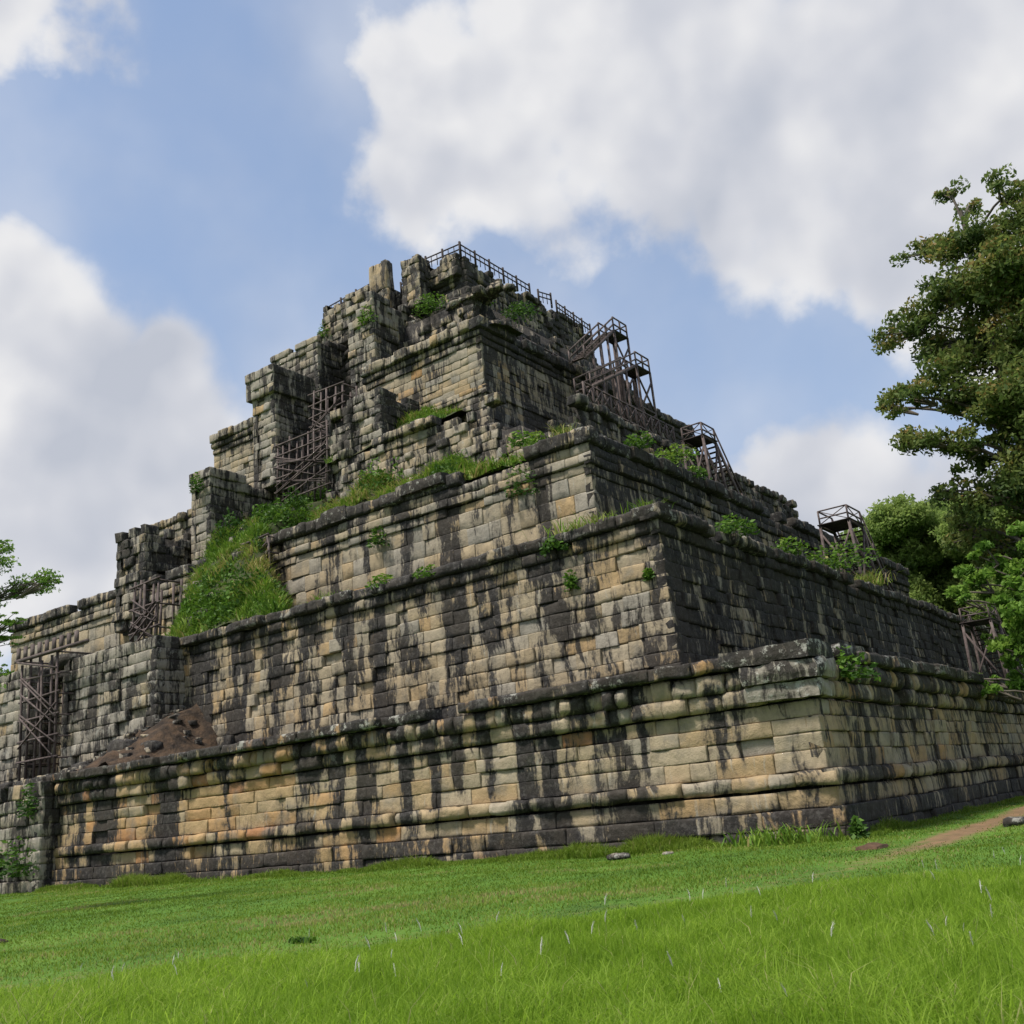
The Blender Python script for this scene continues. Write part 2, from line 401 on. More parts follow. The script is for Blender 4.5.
# hand-placed dark runs on the left faces: (distance from corner, half width, z from, z to, strength)
RUNS = {
 0: [(2.9,0.12,2.2,4,0.7),(5.3,0.15,2.5,4.6,0.7),(6.1,0.225,0.7,4.6,0.7),(7,0.2625,1.2,4.6,0.49),(8.6,0.3375,0.8,4.6,1.05),(9.6,0.375,1.1,4.6,0.77),(11,0.15,2.1,4.6,0.84),(12.3,0.225,2.5,4.6,0.84),(13.3,0.1875,2.1,4.6,1.12),(14.6,0.3,1.7,4.6,1.12),(16.6,0.2625,1.3,4.6,1.12),(17.8,0.225,1.7,4.6,1.12),(19.2,0.6,2.8,4.6,0.7),
     (24.2,0.3,2,4.6,0.42),(27.8,0.75,0.5,4.6,1.26),(32.5,0.825,0.4,4.6,1.12),(34.4,0.45,0.4,4.6,0.56),(20.5,0.3,2.9,4,-0.42),(22,0.75,1,4.2,-0.49),(25.8,0.675,1,4.2,-0.42),(30.2,0.675,1,4.4,-0.49),(10.4,0.225,1.5,4.2,-0.42),(12,0.975,1.5,3.3,-0.35),(4.1,0.6,1.5,4.2,-0.49),(1.4,0.675,1.5,3,-0.42)],
 1: [(1.2,0.375,5,12,-0.16),(3.2,0.3,8.5,12,0.36),(4.6,0.3,9,12,0.24),(5.6,0.9,8.6,12,0.36),(8.4,0.45,8,12,0.4),(10,0.6,6.5,12,0.48),(12.2,0.375,8,12,0.32),(14.6,0.45,6,12,0.48),(16.6,0.375,7,12,0.4),(19.5,0.45,5,12,0.4),(21.6,0.375,6,12,0.48),(24.4,0.675,5,12,0.56),(27.3,0.9,5,12,0.56),(18,0.375,6.5,11,-0.24),(23,0.375,6.5,11,-0.24),(11.1,0.3,6.5,11,-0.24),(2.2,0.375,6.5,12,-0.2),(6.8,0.75,6,9,-0.2)],
 2: [(1,1.2,12,18,-0.12),(2.9,0.4125,14,18.8,0.64),(5.6,0.375,14,18.8,0.32),(9,0.75,14,18.8,0.68),(12.1,0.525,13.7,18.8,0.68),(15,0.375,14,18.8,0.32),(17.6,0.45,14,18.8,0.56),(13.6,0.375,14,18,-0.24),(20.3,0.75,14,18,-0.2)],
 4: [(1.4,0.675,28,33,-0.16),(3.2,0.375,28.5,33,0.4),(4.6,0.3,29,33,0.32),(5.9,0.4125,28,33,0.48),(8.3,0.9,28,32,-0.24),(10.6,0.375,28,33,0.32)],
}
PYR = thing('stepped_pyramid', 'huge ruined seven-tier sandstone pyramid temple streaked with black, rising from the lawn', 'pyramid')
def zone_tint(i):
    if i == 0: return lambda a, z: .27*max(0, min(1, (a-8)/12)) + .08
    if i == 1: return lambda a, z: .06
    return lambda a, z: .0
for i, (ix, iy, z0, z1) in enumerate(TIERS):
    S = Stones(); SC = Stones(); SM = Stones(); SP = Stones()
    oc = (-ix, iy)
    lenL = (SIDE-iy) - ix; lenR = (SIDE-iy) - iy
    res = 5 if i < 2 else 4
    def dips(a, i=i):
        return 0
    keepL = keepR = None
    if i == 0:
        keepR = lambda a, z, R: not (a < 3.3 and z > 4.55 and a > -.2) and not (a < 1.6 and z > 4.0)
        keepL = lambda a, z, R: not (a < 1.0 and z > 3.58)
    if i == 3:   # the corner of this tier has fallen away
        keepL = lambda a, z, R: R.random() > .97*max(0, min(1, (z-(19.6+.75*a))/2.2)) if a < 8 else True
        keepR = lambda a, z, R: R.random() > .97*max(0, min(1, (z-(19.6+.9*a))/2.2)) if a < 6.5 else True
    if i == 5:
        keepL = keepR = lambda a, z, R: not (z > 37.6 and R.random() < .5)
    nx = {3: (-46.4, -36.4), 4: (-44.8, -38.0), 5: (-43.9, -40.2)}.get(i)
    if nx:
        kl0 = keepL
        keepL = lambda a, z, R, kl0=kl0, nx=nx, ix=ix: (not (nx[0] < -ix-a < nx[1])) and (kl0(a, z, R) if kl0 else True)
    pushL = None
    if i == 5: pushL = lambda a, z, R: -.35*(z-33.3)/5
    if i == 6: pushL = lambda a, z, R: .1*math.sin(a)
    for side, ax, ln, kp in (('L', LEFT, lenL, keepL), ('R', RIGHT, lenR, keepR)):
        sag = (lambda a, q=i*3.7+(side == 'R')*1.9: (.05 if i == 0 else .13)*float(vnoise(np.array([a*.11, q, .3]), 1., 91))+(.02 if i == 0 else .05)*float(vnoise(np.array([a*.5, q, 2.3]), 1., 92)))
        rows = tier_rows(i, side); sfn = gsum(RUNS[i]) if side == 'L' and i in RUNS else None
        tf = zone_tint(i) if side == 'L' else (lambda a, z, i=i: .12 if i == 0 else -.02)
        for k, rw in enumerate(rows):
            tgt = SC if (k == len(rows)-1 and i < 5) else SP if (i == 0 and k < 2) else SM if rw.get('bulge') else S
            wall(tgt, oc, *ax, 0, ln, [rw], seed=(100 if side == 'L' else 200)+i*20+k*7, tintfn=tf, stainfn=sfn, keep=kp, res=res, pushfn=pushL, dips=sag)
    # solid fill behind the facing
    xe, ye = -SIDE+iy+.3, SIDE-iy-.3
    if nx:      # the fill, with the stair's cutting left open
        dp = 6.2 if i == 3 else 3.6
        S.box(xe, nx[0], iy+.32, ye, z0-.3, z1-.55); S.box(nx[0]-.1, nx[1]+.1, iy+dp, ye-.1, z0-.35, z1-.6)
        if i == 3:
            S.box(nx[1], -ix-8, iy+.32, ye, z0-.3, z1-.55)
            S.box(-ix-8.2, -ix-.32, iy+.4, ye, z0-.3, z0+1.2); S.box(-ix-8.2, -ix-.32, iy+7, ye, z0-.3, z1-.55); S.box(-ix-8.2, -ix-3.4, iy+3.2, iy+7.2, z0-.3, z1-1.2)
        else: S.box(nx[1], -ix-.32, iy+.32, ye, z0-.3, z1-.55)
    else:
        S.box(xe, -ix-.32, iy+.32, ye, z0-.3, z1-.55)
    tr_ = link('tier', S.mesh('tier'), PYR)
    if SC.n: link('coping', SC.mesh('coping'), tr_)
    if SM.n: link('moulding', SM.mesh('moulding'), tr_)
    if SP.n: link('plinth', SP.mesh('plinth'), tr_)

def tower(name, x0, x1, y0, y1, z0, z1, seed, stain=.4, n=None, tint=.15, faces='FRL', w=.9, jit=.06, rr=.06, rough=.06, ragged=.3, dark=(0, .15, .1), lich=.3, cap=None, parent=PYR):
    """a solid stretch of stair flank: facing blocks on its front (-Y), right (+X), left (-X), round a fill"""
    S = Stones(); R = random.Random(seed)
    n = n or max(3, int(round((z1-z0)/.62)))
    rows = split_rows(z0, z1, n, .06, 0, R, w=w, stain=stain, jit=jit, rr=rr, rough=rough, chip=.12, lich=lich, depth=.5)
    if cap: rows[-1]['off'] = cap; rows[-2]['off'] = cap*.55
    rows[-1]['miss'] = ragged
    if 'F' in faces: wall(S, (x1, y0), (-1, 0), (0, -1), 0, x1-x0, rows, seed=seed, base_tint=tint, res=4, dark=dark[0])
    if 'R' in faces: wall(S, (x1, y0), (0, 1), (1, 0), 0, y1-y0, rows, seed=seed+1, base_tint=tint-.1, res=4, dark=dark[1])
    if 'L' in faces: wall(S, (x0, y0), (0, 1), (-1, 0), 0, y1-y0, rows, seed=seed+2, base_tint=tint, res=4, dark=dark[2])
    S.box(x0+.3, x1-.3, y0+.3, y1, z0-.2, z1-(.75 if ragged else .4))
    return link(name, S.mesh(name), parent)

# stair projection in the middle of the left face, and the ruined cheek walls that flank the stair
tower('stair_base', -62, -36, -.9, 1.5, -.1, 4.75, 301, stain=.42, tint=.0, w=.8, dark=(0, .2, 0), lich=.1)
tower('cheek_wall', -44.9, -36.2, 5.2, 8, 4.8, 12.0, 311, stain=.42, tint=-.05, w=1.0, dark=(0, .12, 0), ragged=.25, lich=.4)
tower('cheek_wall', -57, -48.7, 5.2, 8, 4.8, 12.3, 321, stain=.22, tint=.0, w=1.0, ragged=.2)
tower('cheek_wall', -52, -48.8, 13.0, 17, 15.5, 22.5, 331, stain=.6, tint=.1, w=.8, jit=.15, rough=.1, ragged=.4)
tower('cheek_wall', -48.3, -46.2, 16.4, 24.5, 16.5, 26.6, 341, stain=.2, tint=.02, w=.9, dark=(0, .32, 0), cap=.12, ragged=.25)
tower('cheek_wall', -47.2, -44.7, 21.2, 28, 26, 33.3, 351, stain=.25, tint=.02, w=.9, dark=(0, .5, 0), ragged=0)
tower('cheek_wall', -47.5, -44.5, 20.9, 25, 33.2, 35.4, 355, stain=.3, tint=.0, w=1.8, dark=(0, .4, 0), ragged=0, cap=.1, n=3)
tower('cheek_wall', -49.2, -43.9, 25.0, 31, 33.6, 38.9, 361, stain=.3, tint=.05, w=1.0, dark=(0, .5, 0), cap=.12)
tower('cheek_wall', -38.2, -35.9, 20, 25, 22, 29.0, 371, stain=.5, tint=.0, w=.9, jit=.14, rough=.09, dark=(0, .3, .3))
tower('cheek_wall', -36.4, -33.3, 20.3, 25, 23.5, 29.6, 381, stain=.6, tint=.05, w=1.1, jit=.12, rough=.09, dark=(0, .2, .3))
tower('cheek_wall', -40.3, -37.7, 24.9, 30, 29, 40.4, 391, stain=.36, tint=.05, w=1.0, jit=.1, dark=(0, .3, .4), ragged=.35)
# fallen blocks heaped where the fourth tier's corner has collapsed, and along the upper terraces
def heap(name, spots, seed, stain=.5):
    S = Stones(); R = random.Random(seed)
    for (x0, x1, y0, y1, zf, n, sz) in spots:
        for _ in range(n):
            x, y = R.uniform(x0, x1), R.uniform(y0, y1); z = zf(x, y)
            wd, hh = sz*R.uniform(.6, 1.5), sz*R.uniform(.4, .75); an = R.uniform(-.5, .5)
            for q, ln in ((0, wd), (1, sz*.8)):
                a2 = an + q*math.pi/2
                sd = (-math.cos(a2), -math.sin(a2)) if q == 0 else (math.cos(an+math.pi/2), math.sin(an+math.pi/2))
                nd = (math.sin(an), -math.cos(an)) if q == 0 else (math.cos(an), math.sin(an))
                S.block((x, y), sd, nd, 0, ln, z, z+hh, 0, depth=sz*.8, rr=.08, tint=R.uniform(0, .35), stain=stain+R.gauss(0, .15), rand=R.random(), lich=R.uniform(0, .8), nu=4, nv=3, rough=.09, tilt=R.gauss(0, .1), seed=seed)
    return link(name, S.mesh(name), PYR)


# ------------------------------------------------------------------ ground
def ground_mat():
    mt, t, b = material('lawn')
    P = t.new('ShaderNodeTexCoord').outputs['Object']
    a = t.new('ShaderNodeAttribute', attribute_name='blk')
    n = t.noise(P, .35, 5, .6); n2 = t.noise(P, 3.5, 6, .7)
    v = t.math('ADD', t.math('MULTIPLY', n, .6), t.math('MULTIPLY', n2, .4))
    g = t.cramp(v, [(.32, (.035, .075, .01)), (.5, (.07, .15, .014)), (.62, (.1, .18, .02)), (.75, (.14, .15, .04))])
    dirt = t.cramp(t.noise(P, 2.0, 6, .7), [(.3, (.10, .07, .035)), (.55, (.20, .125, .065)), (.75, (.25, .14, .075))])
    k = t.ramp(t.math('ADD', a.outputs['Fac'], t.math('MULTIPLY_ADD', n2, .9, -.45)), .4, .8)
    t.put(b.inputs['Base Color'], t.mix(k, g, dirt))
    bp = t.new('ShaderNodeBump'); bp.inputs['Strength'].default_value = .6; bp.inputs['Distance'].default_value = .05
    t.put(bp.inputs['Height'], t.noise(P, 12, 6, .7)); t.l.new(bp.outputs[0], b.inputs['Normal'])
    return mt
sst = lambda a, b, v: (lambda u: u*u*(3-2*u))(np.clip((v-a)/(b-a), 0, 1))
PATH = np.array([(-14, -29), (-6, -22.5), (-3.1, -19.9), (-1.6, -17.5), (1.0, -15.1), (2.6, -12.5), (3.2, -9.4), (3.3, -6), (3.2, -3.3), (2.9, 3.7), (2.6, 12), (2.8, 30), (3, 60)], float)
def path_dist(X, Y):
    best = np.full(X.shape, 1e9); sgn = np.zeros(X.shape); tt = np.zeros(X.shape)
    for k, (p, q) in enumerate(zip(PATH[:-1], PATH[1:])):
        d = q-p; l2 = d@d
        u = np.clip(((X-p[0])*d[0]+(Y-p[1])*d[1])/l2, 0, 1)
        ex = X-(p[0]+u*d[0]); ey = Y-(p[1]+u*d[1]); dd = np.hypot(ex, ey)
        mk = dd < best; best = np.where(mk, dd, best); sgn = np.where(mk, np.sign(d[0]*ey-d[1]*ex), sgn)
        tt = np.where(mk, p[1]+u*d[1], tt)
    return best, sgn, tt
def ground_z(X, Y):
    P = np.stack([X, Y, np.zeros_like(X)], -1)
    return .05*vnoise(P, .25, 5) + .03*vnoise(P, .9, 6)
xs = np.unique(np.concatenate([-np.geomspace(26, 1500, 14), np.arange(-26, 26, .45), np.geomspace(26, 1500, 14)]))
ys = np.unique(np.concatenate([-np.geomspace(30, 1500, 14), np.arange(-30, 30, .45), np.geomspace(30, 1500, 18)]))
X, Y = np.meshgrid(xs, ys)
pd, ps, pt = path_dist(X, Y)
kp = sst(-11, 0, pt); bare = (.5+.42*kp)*np.exp(-(pd/(.9-.15*kp))**2)
Zg = ground_z(X, Y)
ii = np.arange(X.size).reshape(X.shape)
q = np.stack([ii[:-1, :-1], ii[:-1, 1:], ii[1:, 1:], ii[1:, :-1]], -1).reshape(-1, 4)
me = np_mesh('ground', np.stack([X, Y, Zg], -1).reshape(-1, 3), q, None, ground_mat(), np.repeat(bare.reshape(-1, 1), 4, 1), smooth=True)
tag(link('ground', me), 'green lawn with a worn trodden line across it', 'ground', kind='structure')

# ------------------------------------------------------------------ earth and grass on the ledges
def sheet(name, mat, xs, ys, zf, parent=None, seed=0, amp=.15, **kw):
    X, Y = np.meshgrid(xs, ys); Z = zf(X, Y)
    P = np.stack([X, Y, Z], -1)
    Z = Z + vnoise(P, .8, seed)*amp + vnoise(P, 2.3, seed+1)*amp*.5
    ii = np.arange(X.size).reshape(X.shape)
    q = np.stack([ii[:-1, :-1], ii[:-1, 1:], ii[1:, 1:], ii[1:, :-1]], -1).reshape(-1, 4)
    return link(name, np_mesh(name, np.stack([X, Y, Z], -1).reshape(-1, 3), q, None, mat, smooth=True), parent)
sst_old = lambda a, b, v: (lambda u: u*u*(3-2*u))(np.clip((v-a)/(b-a), 0, 1))
def slope_z(X, Y):   # overgrown collapse that buries the stair on the second and third terraces
    base = 11.4 + np.minimum(Y-7.6, 6.4)*1.2 + np.clip(Y-14, 0, 20)*.55
    xl = -39.8-(Y-8)*.72; xr = np.maximum(-28.5-(Y-8)*1.3, -36.6)
    side = sst(xl-1.6, xl+1.2, X)*sst(xr+1.2, xr-2.5, X)
    return 10.9 + (base-10.9)*side + .5*side - .0*X
def ledge_z(i, rise):
    ix, iy, z0, z1 = TIERS[i]; ny = TIERS[i+1][1]
    return lambda X, Y: z1-.45 + rise*np.clip((Y-iy-.2)/(ny-iy), 0, 1)*(.35+.65*sst(-17.5-2.5*i, -22-2.5*i, X))*(.85+.25*vnoise(np.stack([X, Y, 0*X], -1), .3, 19))
sheet('overgrown_slope', SOIL, np.arange(-52, -30, .4), np.arange(7.6, 25, .4), slope_z, PYR, 3, .5)
sheet('earth_bank', SOIL, np.arange(-37, -16.5, .4), np.arange(13.6, 19.6, .4), ledge_z(2, 4.4), PYR, 5, .2)
sheet('earth_bank', SOIL, np.arange(-38, -28, .4), np.arange(19.5, 24.4, .4), ledge_z(3, 3.6), PYR, 7, .2)
sheet('earth_bank', SOIL, np.arange(-38, -26, .4), np.arange(24.6, 28.4, .4), ledge_z(4, 1.6), PYR, 9, .2)
def brown_z(X, Y):
    rx = np.where(X < -35.4, 8.5, 3.6)
    d = np.hypot((X+35.4)/rx, (Y-7.4)/7.2)
    return 4.7 + 3.7*np.exp(-(d*1.55)**2) + .3*vnoise(np.stack([X, Y, 0*X], -1), 1.1, 77)*np.exp(-d)
sheet('earth_bank', EARTH, np.arange(-46, -27.5, .3), np.arange(.6, 7.6, .3), brown_z, PYR, 11, .45)
heap('stair_rubble', [(-45, -31, 8.5, 19, lambda x, y: float(slope_z(np.array(x), np.array(y)))-.1 if -39-(y-8)*.7 < x < -30-(y-8)*1.0+2 else 9, 60, .8), (-46, -36.6, 19.4, 27.5, lambda x, y: 21.6+(y-19.4)*1.0, 260, .8), (-44.5, -38.2, 25, 31, lambda x, y: 27.6+(y-25)*1.25, 120, .8)], 79, stain=.75)
heap('fallen_blocks', [(-28.3, -20.6, 19.5, 25, lambda x, y: 18.9+max(0, min(6.3, 1.0*min(-20.6-x, 1.4*(y-19.5))+.4)), 330, .95),
     (-30.4, -27.6, 24.6, 28, lambda x, y: 33.3+.9*(y-24.6)*.5, 50, .8), (-33.5, -28, 27.6, 30.2, lambda x, y: 38.0+.3*(y-27.6), 40, .8),
     (-44.5, -28.5, .8, 6.0, lambda x, y: float(brown_z(np.array(x), np.array(y)))-.12, 210, .4)], 77)

# ------------------------------------------------------------------ blades and leaves
def blades(P, h, wd, lean, rg, tint, drop=.35):
    """one bent blade per row of P; returns verts, quads, tris, colour"""
    n = len(P); th = rg.uniform(0, 2*np.pi, n); ph = rg.uniform(0, 2*np.pi, n)
    side = np.stack([np.cos(th), np.sin(th), np.zeros(n)], -1)*wd[:, None]/2
    ld = np.stack([np.cos(ph), np.sin(ph), np.zeros(n)], -1)*(lean*h)[:, None]
    up = np.array([0, 0, 1.])
    m1 = P + up*(h*.55)[:, None] + ld*.35; tip = P + up*(h*(1-drop*lean))[:, None] + ld
    V = np.stack([P-side, P+side, m1+side*.75, m1-side*.75, tip], 1).reshape(-1, 3)
    b = np.arange(n)[:, None]*5
    Q = b+np.array([[0, 1, 2, 3]]); T = b+np.array([[3, 2, 4]])
    col = np.repeat(np.clip(tint, 0, 1), 5)
    return V, Q, T, np.repeat(col[:, None], 4, 1)
def grass_object(name, P, h, wd, lean, rg, tint, mat=None):
    V, Q, T, Cc = blades(P, h, wd, lean, rg, tint)
    return link(name, np_mesh(name, V, Q, T, mat or GRASS, Cc))
cam2 = np.array([CAM.x, CAM.y])
def in_view(X, Y, margin=.06):
    d = np.stack([X-CAM.x, Y-CAM.y, np.full(X.shape, .1-CAM.z)], -1)
    z = d@np.array(f_); u = d@np.array(r2)/z*FPX; v = -(d@np.array(u2))/z*FPX
    return (z > 1) & (np.abs(u) < 560) & (v < 560)
rg = np.random.default_rng(5)
N = 1500000
X = rg.uniform(-8, 14, N); Y = rg.uniform(-24, -3, N)
pd, ps, pt = path_dist(X, Y)
far = np.hypot(X-CAM.x, Y-CAM.y)
edge = .7 + .8*vnoise(np.stack([X, Y, 0*X], -1), .4, 31) + .5*vnoise(np.stack([X, Y, 0*X], -1), 1.3, 32)+rg.exponential(.35, N)
lim = 15 + 1.5*vnoise(np.stack([X, Y, 0*X], -1), .3, 33)
ok = in_view(X, Y) & (ps < 0) & (pd > edge) & (far+rg.exponential(1.2, N) < lim+1.5) & (rg.random(N) < np.clip(9.5/far, 0, 1)**1.2)
X, Y, far, pd = X[ok], Y[ok], far[ok], pd[ok]; n = len(X)
P = np.stack([X, Y, ground_z(X, Y)-.01], -1)
cl = vnoise(P, .7, 41); cl2 = vnoise(P, 2.2, 42)
h = (.25+.10*cl+.07*cl2)*rg.uniform(.5, 1.4, n)*np.clip(.35+(pd-.4)*.45, .35, 1)*np.clip(1.75-far/13, .3, 1)*np.where(rg.random(n) < .06, 1.5, 1)
tall = grass_object('tall_grass', P, h, rg.uniform(.006, .012, n)*(.7+far/25), np.clip(rg.uniform(.1, 1.0, n)+.3*cl2, .1, 1.2), rg, .56+.2*vnoise(P, .25, 43)+.14*cl2+rg.normal(0, .16, n)+np.where(rg.random(n) < .03, .5, 0), TALL)
tag(tall, 'bright tall grass across the near lawn, dotted with white plumes', 'grass', kind='stuff')
print('tall', n)
N = 1500000
X = rg.uniform(-42, 16, N); Y = rg.uniform(-24, 42, N)
pd, ps, pt = path_dist(X, Y); far = np.hypot(X-CAM.x, Y-CAM.y)
onwall = ((X < .35) & (Y > -.55)) | ((X < -35.5) & (Y > -1.4))
kp = sst(-11, 0, pt); bare = (kp*np.exp(-(pd/.75)**2) + (1-kp)*.85*np.exp(-(pd/.9)**2))*(.55+.45*kp+(.6-.3*kp)*vnoise(np.stack([X, Y, 0*X], -1), .7, 57))
ok = in_view(X, Y) & ~onwall & (rg.random(N) > bare) & (rg.random(N) < np.clip(16/far, 0, 1)**1.1)
X, Y, far = X[ok], Y[ok], far[ok]; n = len(X)
P = np.stack([X, Y, ground_z(X, Y)-.005], -1)
cl = vnoise(P, .35, 51); cl2 = vnoise(P, 1.3, 52)
nearwall = np.where(X < .3, np.exp(-np.abs(Y+.8)/.5), 0)*(.6+.6*vnoise(P, .5, 53))
nearwall += np.where((X > .2) & (Y > -.8), np.exp(-np.abs(X-.6)/.4)*.5, 0)
N2 = 70000
xf = np.concatenate([rg.uniform(-35.5, .6, N2), rg.uniform(.45, .9, N2//3)]); yf = np.concatenate([-.45-rg.random(N2)**2*1.0, rg.uniform(-.6, 40, N2//3)])
kf = vnoise(np.stack([xf, yf, 0*xf], -1), .45, 58)+.5*vnoise(np.stack([xf, yf, 0*xf], -1), 1.5, 59); ok = kf > -.25
Pf = np.stack([xf, yf, 0*xf-.01], -1)[ok]; kf = kf[ok]; nf = len(Pf)
fringe = blades(Pf, (.13+.36*np.clip(kf, 0, 1))*rg.uniform(.35, 1.5, nf), rg.uniform(.01, .02, nf)*1.6, rg.uniform(.2, 1.1, nf), rg, .5+.15*kf+rg.normal(0, .17, nf))
fo = link('wall_foot_grass', np_mesh('wall_foot_grass', fringe[0], fringe[1], fringe[2], GRASS, fringe[3]))
tag(fo, 'uneven fringe of long grass along the foot of the pyramid wall', 'grass', kind='stuff')
h = (.05+.02*cl+.025*np.clip(cl2, 0, 1))*rg.uniform(.5, 1.5, n) + np.clip(nearwall, 0, 1)*.3*rg.uniform(.2, 1, n)
worn = np.exp(-((path_dist(X, Y)[0]-.3)/1.1)**2)
short = grass_object('short_grass', P, h*(1-.4*worn), rg.uniform(.007, .014, n)*(.6+far/22), rg.uniform(.3, 1.1, n), rg, .44+.26*cl+.2*cl2+.2*vnoise(P, .12, 54)+rg.normal(0, .17, n)-.12*worn+np.where(vnoise(P, .5, 55)+.4*vnoise(P, 2., 56) > .55, .3, 0)+np.where(rg.random(n) < .25*worn, .6, 0))
tag(short, 'short green turf between the tall grass and the pyramid wall', 'grass', kind='stuff')
print('short', n)

# grass growing on the overgrown slope and the ledges
def ledge_grass(name, x0, x1, y0, y1, zf, n, hm, rg, dens=None, tb=.45):
    X = rg.uniform(x0, x1, n); Y = rg.uniform(y0, y1, n)
    P = np.stack([X, Y, zf(X, Y)], -1)
    c = vnoise(P, .45, 61); c2 = vnoise(P, 1.4, 62)
    ok = c+.5*c2 > (-.25 if dens is None else dens)
    P, c, c2 = P[ok], c[ok], c2[ok]; k = len(P)
    h = hm*(.7+.9*c2+.6*c)*rg.uniform(.4, 1.3, k)+.08; tb = tb+.3*vnoise(P, .22, 63)
    return blades(P, h, rg.uniform(.05, .12, k), rg.uniform(.3, 1.1, k), rg, tb+.25*c2+rg.normal(0, .17, k))
parts = [ledge_grass('g', -50, -26.5, 7.8, 24.5, slope_z, 75000, .62, rg, -.55, .56),
         ledge_grass('g', -37, -17, 13.7, 19.4, ledge_z(2, 4.4), 26000, .65, rg, -.1, .6),
         ledge_grass('g', -38, -28, 19.6, 24.2, ledge_z(3, 3.6), 9000, .45, rg, -.1, .6),
         ledge_grass('g', -38, -27, 24.8, 28.3, ledge_z(4, 1.6), 2500, .45, rg, .15, .5)]
def shrubby(n, x0, x1, y0, y1, zf, rg, size=.13, lo=.25):
    X = rg.uniform(x0, x1, n); Y = rg.uniform(y0, y1, n); Z = zf(X, Y); P0 = np.stack([X, Y, Z], -1)
    k = vnoise(P0, .55, 81)+.5*vnoise(P0, 1.5, 82); ok = k > lo; P0, k = P0[ok], k[ok]; m = len(P0)
    P0[:, 2] += rg.random(m)*(k-lo)*2.8
    a = rg.normal(size=(m, 3)); a /= np.linalg.norm(a, axis=1)[:, None]; b = np.cross(a, rg.normal(size=(m, 3))); b /= np.linalg.norm(b, axis=1)[:, None]
    s_ = size*rg.uniform(.6, 1.5, m)[:, None]
    V = np.stack([P0-a*s_, P0+b*s_*.5, P0+a*s_, P0-b*s_*.5], 1).reshape(-1, 3)
    c = np.clip(.3+.3*vnoise(P0, .35, 83)+rg.normal(0, .12, m), 0, 1)
    return V, np.arange(m*4).reshape(m, 4), np.zeros((0, 3), int), np.repeat(np.repeat(c[:, None], 4, 1)[:, None], 4, 1).reshape(-1, 4)
parts.append(shrubby(60000, -49, -30, 7.8, 22, slope_z, rg, lo=.15))
parts.append(shrubby(9000, -37, -18, 13.8, 19.2, ledge_z(2, 4.4), rg, lo=.3))
o = 0; VV, QQ, TT, CC = [], [], [], []
for V, Q, T, cc in parts:
    VV.append(V); QQ.append(Q+o); TT.append(T+o); CC.append(cc); o += len(V)
og = link('overgrowth', np_mesh('overgrowth', np.concatenate(VV), np.concatenate(QQ), np.concatenate(TT), WEED, np.concatenate(CC)))
tag(og, 'green grass and weeds covering the collapsed stair and terraces of the pyramid', 'overgrowth', kind='stuff')

# single weed clumps on the stones
def leafy(n, rx, rz, size, rg, tint=.45, droop=.0):
    """a low clump: leaves on short arching stems, as one mesh"""
    d = rg.normal(size=(n, 3)); d /= np.linalg.norm(d, axis=1)[:, None]; d[:, 2] = np.abs(d[:, 2])
    r = rg.random(n)**.5
    P = d*r[:, None]*np.array([rx, rx*.7, rz]); P[:, 2] -= droop*(np.hypot(P[:, 0], P[:, 1]))
    a = rg.normal(size=(n, 3)); a /= np.linalg.norm(a, axis=1)[:, None]; a[:, 2] *= .5
    b = np.cross(a, rg.normal(size=(n, 3))); b /= np.linalg.norm(b, axis=1)[:, None]
    s = size*rg.uniform(.6, 1.4, n)[:, None]
    V = np.stack([P-a*s, P+b*s*.4, P+a*s, P-b*s*.4], 1).reshape(-1, 3)
    Q = np.arange(n*4).reshape(n, 4)
    c = np.clip(tint+.3*(P[:, 2]/rz-.4)+rg.normal(0, .15, n), 0, 1)
    return V, Q, np.repeat(np.repeat(c[:, None], 4, 1)[:, None], 4, 1).reshape(-1, 4)
def weed(loc, r, hgt, label, kind='leaf', tint=.45, droop=0.):
    rg = np.random.default_rng(abs(hash(label)) % 1 + int(abs(loc[0])*100+abs(loc[1])*10))
    if kind == 'leaf':
        V, Q, cc = leafy(int(260*max(.5, r)), r, hgt, .14, rg, tint, droop); me = np_mesh('weed_clump', V, Q, None, WEED, cc)
    else:
        n = int(170*max(.5, r)); P = np.stack([rg.normal(0, r*.4, n), rg.normal(0, r*.25, n), np.zeros(n)], -1)
        V, Q, T, cc = blades(P, hgt*rg.uniform(.4, 1.1, n), rg.uniform(.03, .07, n), rg.uniform(.3, 1.2, n), rg, tint+rg.normal(0, .18, n))
        me = np_mesh('weed_clump', V, Q, T, WEED, cc)
    tag(link('weed_clump', me, None, loc), label, 'weed', 'weeds growing on the pyramid stones')
weed((.35, 1.9, 4.2), .95, .9, 'bushy green weed in the gap beside the corner stones of the lowest tier', tint=.3, droop=.3)
weed((-8.2, 7.7, 12.0), .75, .8, 'bright grass tuft on the second tier corner', 'blade', .65)
weed((-10.6, 7.2, 11.9), 1.9, .7, 'long dry grass fringe along the second tier edge left of its corner', 'blade', .8)
weed((-12.0, 6.75, 11.5), .8, .5, 'low green weed hanging from the second tier edge below the dry grass fringe', droop=.5, tint=.3)
weed((-18.8, 6.9, 11.6), .9, .6, 'small weed on the second tier edge under the tall black streaks', tint=.35)
weed((-21.7, 6.9, 11.7), .9, .7, 'weed on the second tier edge left of the tall black streaks', tint=.45)
weed((-26.2, 8.2, 11.9), 1.6, .9, 'grass tuft at the foot of the pale third tier wall', 'blade', .6)
weed((-11.4, 6.8, 9.7), .35, .8, 'tiny weed sprouting from a joint low in the second tier wall', tint=.35, droop=.4)
weed((-8.0, 6.85, 9.3), .22, .45, 'very small weed in the joint nearest the second tier corner', tint=.3)
